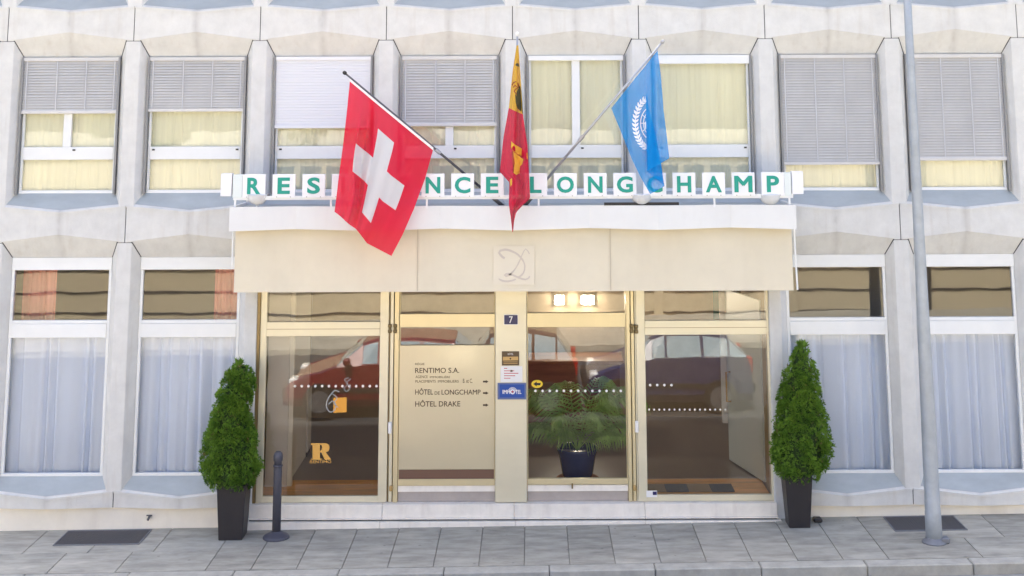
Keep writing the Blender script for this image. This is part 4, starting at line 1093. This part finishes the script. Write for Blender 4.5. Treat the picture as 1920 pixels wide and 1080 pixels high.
# ------------------------------------------------------------------ bollard, street lamp
xb_ = at(518, 1000, -0.42).x; zb0 = gz(xb_)
bo = empty('bollard', (xb_, -0.42, zb0), 'dark grey metal bollard with round head before the left glass panel', 'bollard')
hb = at(518, 846, -0.42).z - zb0
MB().lathe([(0.165, 0.0), (0.165, 0.02), (0.15, 0.035), (0.062, 0.075), (0.056, 0.085)], (xb_, -0.42, zb0), 'Z', 24).build('base', 'bollard', bo, bev=0.003)
MB().lathe([(0.054, 0.08), (0.052, hb - 0.20), (0.052, hb - 0.185), (0.060, hb - 0.18), (0.060, hb - 0.165), (0.052, hb - 0.16)], (xb_, -0.42, zb0), 'Z', 20).build('shaft', 'bollard', bo, smooth=True)
MB().lathe([(0.048, hb - 0.16), (0.048, hb - 0.12), (0.058, hb - 0.11), (0.060, hb - 0.055), (0.052, hb - 0.022), (0.03, hb - 0.004), (0.005, hb)], (xb_, -0.42, zb0), 'Z', 20).build('head', 'bollard', bo, smooth=True)
LY = -1.0
lp = at(1752, 1019, LY); zl = gz(lp.x)
la = empty('street_lamp', (lp.x, LY, zl), 'tall tapered grey steel street lamp post on the pavement at right', 'street lamp')
MB().lathe([(0.094, 0.0), (0.094, 0.02), (0.098, 0.022), (0.096, 0.35), (0.092, 0.36), (0.088, 1.2), (0.070, 3.2), (0.052, 5.6), (0.045, 8.6)], (lp.x, LY, zl), 'Z', 24).build('post', 'galv', la, smooth=True)
MB().lathe([(0.15, 0.0), (0.14, 0.015), (0.105, 0.035), (0.10, 0.06)], (lp.x, LY, zl), 'Z', 20).build('base_collar', 'galv_dark', la, smooth=True)
MB().box(lp.x + 0.06, lp.x + 0.17, LY - 0.08, LY + 0.03, zl, zl + 0.07).build('base_box', 'galv_dark', la, bev=0.015)
MB().tube([(lp.x, LY, zl + 8.55), (lp.x, LY - 0.5, zl + 8.9), (lp.x, LY - 1.4, zl + 9.0)], 0.035, 8).build('arm', 'galv', la)
MB().box(lp.x - 0.13, lp.x + 0.13, LY - 2.0, LY - 1.4, zl + 8.93, zl + 9.06).build('lamp_head', 'galv_dark', la, bev=0.03)
# small tap stub and cable on the plinth
c = at(281, 968, 0.03)
tp = MB().tube([(c.x, 0.046, c.z), (c.x, 0.0, c.z), (c.x - 0.01, -0.03, c.z - 0.03)], 0.015, 8).box(c.x - 0.035, c.x + 0.035, -0.005, 0.01, c.z + 0.012, c.z + 0.024).build('water_tap', 'dark_pole', None, origin=(c.x, 0.04, c.z))
tag(tp, 'small dark wall tap on the plinth left of the left planter', 'tap')

# ------------------------------------------------------------------ inside the lobby
PYL = 0.95
pc_ = at(1083, 890, PYL)
pot = empty('palm_pot', (pc_.x, PYL, ZF), 'dark blue glazed pot behind the glass door', 'pot')
ph = at(1083, 838, PYL).z - ZF; k_ = 1.0
MB().lathe([(0.18, 0.03), (0.21, 0.10), (0.25, ph * 0.75), (0.28, ph - 0.03), (0.29, ph), (0.26, ph), (0.25, ph - 0.06)], (pc_.x, PYL, ZF), 'Z', 28).build('body', 'pot_blue', pot, smooth=True)
MB().lathe([(0.25, 0.0), (0.29, 0.035), (0.27, 0.035), (0.24, 0.015)], (pc_.x, PYL, ZF), 'Z', 28).build('saucer', 'terracotta', pot)
palm = empty('palm', (pc_.x, PYL, ZF + ph - 0.05), 'green palm with feathery arching fronds in the blue lobby pot', 'plant')
random.seed(11)
for i in range(17):
    az = i * 2.399 + random.uniform(-.2, .2); L = random.uniform(0.95, 1.4); up = random.uniform(0.7, 1.6)
    base = Vector((pc_.x, PYL, ZF + ph - 0.05)); dirh = Vector((math.cos(az), math.sin(az) * 0.6, 0))
    sp = []
    for j in range(15):
        t = j / 14; sp.append(base + dirh * (L * t * (0.85)) + Vector((0, 0, up * L * (t * 1.25 - 0.95 * t * t))))
    fr = MB(); fr.tube(sp, [0.007 * (1 - 0.8 * j / 14) for j in range(15)], 5)
    for j in range(3, 15):
        t = j / 14; d = (sp[min(j + 1, 14)] - sp[j - 1]).normalized(); sd_ = d.cross(Vector((0, 0, 1))).normalized()
        for s_ in (-1, 1):
            for h_ in (0.0, 0.5):
                p0 = sp[j - 1].lerp(sp[j], h_); ll = 0.40 * math.sin(math.pi * min(1, 0.25 + 0.72 * t)) * random.uniform(.85, 1.1)
                o_ = (sd_ * s_ * 0.8 + d * 0.65 + Vector((0, 0, -0.35))).normalized(); w2 = d * 0.013
                m1 = p0 + o_ * ll * 0.5 + Vector((0, 0, 0.012)); e1 = p0 + o_ * ll + Vector((0, 0, -0.12))
                fr.poly([p0 - w2 * 0.5, m1 - w2, e1, m1 + w2, p0 + w2 * 0.5])
    fr.build('frond', 'palm', palm)
# white partition end, pale inner door, reception things
x0 = xat(500, 760, 0.7); x1 = xat(541, 760, 0.7)
box('inner_partition', 'lobby_white', hotel, x0, x1, 0.7, 2.4, ZF + 0.001, zh0 - 0.1, bev=0.004)
box('partition_trim', 'cream_trim', hotel, x1 + 0.001, x1 + 0.06, 0.72, 0.8, ZF + 0.001, zh0 - 0.1)
x0 = xat(1386, 760, 0.8); x1 = xat(1428, 760, 0.8)
idr = empty('inner_door', (x1, 0.8, ZF), 'pale open inner door leaf behind the right glass panel', 'door')
MB().prism([(x0, 1.9, ZF + 0.02), (x1, 0.75, ZF + 0.02), (x1 + 0.04, 0.77, ZF + 0.02), (x0 + 0.04, 1.92, ZF + 0.02)], (0, 0, 2.35)).build('leaf', 'panel_pale', idr)
MB().tube([(x0 + 0.02, 1.72, ZF + 0.85), (x0 - 0.04, 1.70, ZF + 0.85), (x0 - 0.04, 1.70, ZF + 1.25), (x0 + 0.02, 1.72, ZF + 1.25)], 0.013, 8).build('handle', 'brass', idr)
x0 = xat(1361, 760, 1.6); x1 = xat(1381, 760, 1.6)
box('inner_post', 'lobby_white', hotel, x0, x1, 1.95, 2.05, ZF + 0.5, zh0 - 0.1); box('inner_post', 'gold_dark', hotel, x1 + 0.002, x1 + 0.16, 1.96, 2.04, ZF, zh0 - 0.1)
mt = empty('doormat', (xat(1290, 915, 0.55), 0.55, ZF + 0.003), 'dark and beige doormat on the wooden floor inside right panel', 'doormat')
for i in range(4):
    xx = mt.location.x - 0.6 + i * 0.3
    MB().box(xx, xx + 0.295, 0.38, 0.72, ZF + 0.0025, ZF + 0.014).build('mat_square', 'mat_grey' if i % 2 else 'mat_beige', mt)
ct = empty('cabinet', (xat(562, 800, 2.2), 2.3, ZF), 'pale narrow cabinet in the lobby behind the left glass panel', 'cabinet')
cx_ = ct.location.x
MB().box(cx_ - 0.12, cx_ + 0.12, 2.2, 2.5, ZF + 0.06, ZF + 0.95).build('body', 'lobby_white', ct, bev=0.006)
MB().box(cx_ - 0.11, cx_ + 0.11, 2.21, 2.49, ZF, ZF + 0.06).build('plinth', 'room_dark', ct)
MB().box(cx_ - 0.135, cx_ + 0.135, 2.185, 2.515, ZF + 0.95, ZF + 0.98).build('top', 'lobby_wall', ct)
for i, (px, wpx, lb) in enumerate(((1049, 9, 'narrow lit lobby panel seen above the glass door'), (1102, 13, 'wide lit lobby panel seen above the glass door'))):
    c = at(px, 563, 4.5); ww = wpx / 150.0
    wl_ = empty('wall_lamp', (c.x, 4.55, c.z - 0.09), lb, 'lamp', 'lit panels on the lobby wall')
    MB().box(c.x - ww, c.x + ww, 4.5, 4.53, c.z - 0.06, c.z + 0.06).build('diffuser', 'lit_panel', wl_)
    MB().box(c.x - ww - 0.02, c.x + ww + 0.02, 4.531, 4.6, c.z - 0.075, c.z + 0.075).build('housing', 'plate_white', wl_)
x0 = xat(1345, 575, 4.0)
bn = MB().box(x0, x0 + 0.22, 4.5, 4.52, zat(600, 4.5), zat(520, 4.5)).build('green_banner', 'banner_green' if 'banner_green' in MATS else mat('banner_green', (0.02, 0.16, 0.14), 0.8), None, origin=(x0 + 0.1, 4.5, zat(600, 4.5)))
tag(bn, 'narrow green banner on the lobby wall above the right panel', 'banner')
# reception counter
rc = empty('reception_counter', (0.6, 3.9, ZF), 'dark wooden reception counter at the back of the lobby', 'counter')
mat('counter_wood', (0.22, 0.10, 0.04), 0.4, var=0.3, vscale=3, stretch=(0.5, 4, 4))
MB().box(-1.2, 1.6, 3.6, 4.2, ZF + 0.001, ZF + 1.02).build('front', 'counter_wood', rc); MB().box(-1.26, 1.66, 3.52, 4.25, ZF + 1.021, ZF + 1.07).build('top', 'counter_wood', rc, bev=0.006)

# ------------------------------------------------------------------ across the street: parked cars seen in the glass, terrace wall, greenery
def car(name, label, xc, Y, flip, L, H, m):
    e = empty(name, (xc, Y, gz(xc) - 0.125), label, 'car', 'cars parked across the street')
    st = [(0.0, .45, .46, .72), (.04, .62, .63, .80), (.16, .74, .75, .86), (.27, .86, .87, .87), (.40, .91, H - .08, .87), (.48, .92, H, .87), (.70, .94, H, .87), (.86, .95, H - .06, .86), (.965, .93, .98, .82), (.985, .80, .81, .80), (1.0, .48, .49, .76)]
    st = [(a * L, b, c_, d) for a, b, c_, d in st]
    sgn = -1 if flip else 1
    def pt(x, y, z): return (xc + sgn * (x - L / 2), Y + y, e.location.z + z)
    rings = []
    for (x, zb, zr, hw) in st:
        cab = zr > zb + 0.05; rw = hw * 0.74 if cab else hw * 0.9
        half = [(hw * 0.90, 0.20), (hw * 0.99, 0.34), (hw, 0.55 if zb > .6 else .4), (hw * 0.965, zb), (rw, zr - 0.03), (rw * 0.8, zr)]
        rings.append([pt(x, y, z) for y, z in half] + [pt(x, -y, z) for y, z in reversed(half)])
    body = MB(); gl = []; n = 12
    for r in rings: body.v += r
    for k in range(len(rings) - 1):
        for j in range(n):
            a = k * n + j; b = k * n + (j + 1) % n; q = (a, b, b + n, a + n)
            side = j in (3, 7); topf = j in (4, 5, 6)
            if (side and 3 <= k <= 7) or (topf and k in (3, 7)): gl.append((q, side))
            body.f.append(q)
    body.f += [tuple(range(n - 1, -1, -1)), tuple((len(rings) - 1) * n + j for j in range(n))]
    bo_ = body.build('body', m, e, smooth=False)
    for q, side in gl:
        vs = [Vector(body.v[i]) for i in q]; c = sum(vs, Vector()) / 4
        nrm = (vs[1] - vs[0]).cross(vs[2] - vs[0])
        nrm = nrm.normalized() if nrm.length > 1e-6 else Vector((0, 0, 1))
        if (c - Vector((xc, Y, e.location.z + 0.9))).dot(nrm) < 0: nrm = -nrm
        MB().poly([c + (v - c) * (0.9 if side else 0.94) + nrm * 0.006 for v in vs]).build('window', 'car_glass_sky', e)
    for fx in (0.19, 0.80):
        for s_ in (-1, 1):
            c = Vector(pt(fx * L, s_ * 0.80, 0.30))
            w_ = MB().lathe([(0.19, -0.10), (0.285, -0.10), (0.30, -0.07), (0.30, 0.07), (0.285, 0.10), (0.19, 0.10)], c, 'Y', 24).build('wheel', 'tyre', e, smooth=False)
            MB().lathe([(0.19, -0.105), (0.17, -0.085), (0.05, -0.09), (0.04, -0.11), (0.04, 0.11), (0.05, 0.09), (0.17, 0.085), (0.19, 0.105)], c, 'Y', 20).build('rim', 'rim', w_)
    for s_ in (-1, 1):
        a = Vector(pt(0.05 * L, s_ * 0.6, 0.60)); MB().box(a.x - .08, a.x + .08, a.y - .14, a.y + .14, a.z - .06, a.z + .07).build('headlight', 'lamp_clear', e, bev=0.03)
        a = Vector(pt(0.985 * L, s_ * 0.66, 0.80)); MB().box(a.x - .05, a.x + .05, a.y - .09, a.y + .09, a.z - .14, a.z + .14).build('tail_light', 'lamp_red', e, bev=0.02)
        a = Vector(pt(0.33 * L, s_ * 0.93, 0.98)); MB().box(a.x - .06, a.x + .06, a.y - .08, a.y + .08, a.z - .06, a.z + .06).build('mirror', m, e, bev=0.03)
        MB().box(*sorted((pt(0.14 * L, 0, 0)[0], pt(0.86 * L, 0, 0)[0])), Y + s_ * 0.875 - 0.008, Y + s_ * 0.875 + 0.008, e.location.z + 0.46, e.location.z + 0.52).build('side_strip', 'tyre', e)
    for fx in (0.012, 0.988):
        a = pt(fx * L, 0, 0.42); MB().box(a[0] - .07, a[0] + .07, Y - 0.74, Y + 0.74, a[2] - .10, a[2] + .10).build('bumper', 'tyre', e, bev=0.03)
CYD = -7.0
def mx_(px, py=700): return at(px, py, 0.085 - CYD + 0.085).x      # where the mirror image shows at this pixel
car('red_car', 'red hatchback parked opposite, reflected in the left glass panel', (mx_(545) + mx_(545) + 3.5) / 2, CYD, False, 3.5, 1.32, 'car_red')
car('maroon_car', 'maroon car parked opposite, reflected in the middle glass door', mx_(1085) - 1.35, CYD, False, 2.6, 1.42, 'car_maroon')
car('blue_car', 'dark blue hatchback parked opposite, reflected in the right glass panel', mx_(1098) + 1.45, CYD, False, 2.95, 1.34, 'car_blue')
far = MB().box(-40, 40, -16.2, -12.32, -0.45, 0.0).build('opposite_sidewalk', 'slab_b'); tag(far, kind='structure'); far.rotation_euler.y = -TH
tw = empty('terrace_wall', (0, -16.3, 0), 'beige retaining wall across the street with dark rails', 'wall')
MB().box(-30, 30, -16.5, -16.2, -1.0, 3.95).build('wall_body', 'beige_wall', tw)
for i in range(-8, 9):
    MB().box(i * 3.4 - 0.12, i * 3.4 + 0.12, -16.199, -16.12, -1.0, 3.9).build('pier', 'rail_dark' if i % 3 == 0 else 'beige_wall', tw)
for z in (0.10, 0.62, 1.14):
    MB().box(-30, 30, -16.198, -16.175, z - 0.02, z + 0.02).build('rail', 'rail_dark', tw)
MB().box(-30, 30, -16.55, -16.1, 3.951, 4.05).build('coping', 'stone', tw)
te = MB().box(-60, 60, -60, -16.51, 3.2, 3.7).build('terrace_ground', 'slab'); tag(te, kind='structure')
def bush(px, Y, h, rd, lb, seed):
    random.seed(seed); x = at(px, 300, -Y + 0.3).x
    e = empty('garden_tree', (x, Y, 3.7), lb, 'tree', 'trees on the opposite terrace')
    MB().tube([(x, Y, 3.7), (x + 0.05, Y, 3.7 + h * 0.6)], [0.10, 0.05], 8).build('trunk', 'trunk', e)
    spr = []
    cl_ = [(Vector((x, Y, 3.7 + h * 0.6)) + Vector((random.gauss(0, .45), random.gauss(0, .45), random.gauss(0, .35))) * rd, random.uniform(.35, .6) * rd) for _ in range(14)]
    for k in range(1500):
        c, r_ = random.choice(cl_); d = Vector((random.gauss(0, 1), random.gauss(0, 1), random.gauss(0, 1))).normalized()
        spr.append((c + d * r_ * random.uniform(.5, 1), d, 0.22, random.random()))
    leafy('crown', 'bush_leaf', e, spr, 3)
bush(590, -27.0, 2.4, 1.1, 'leafy tree across the street mirrored in the window left of the red flag', 21)
bush(310, -23.5, 1.5, 0.6, 'round bush across the street mirrored in the second upper window', 22)
bush(215, -25.0, 1.9, 0.7, 'small tree across the street mirrored at the leftmost upper window', 23)
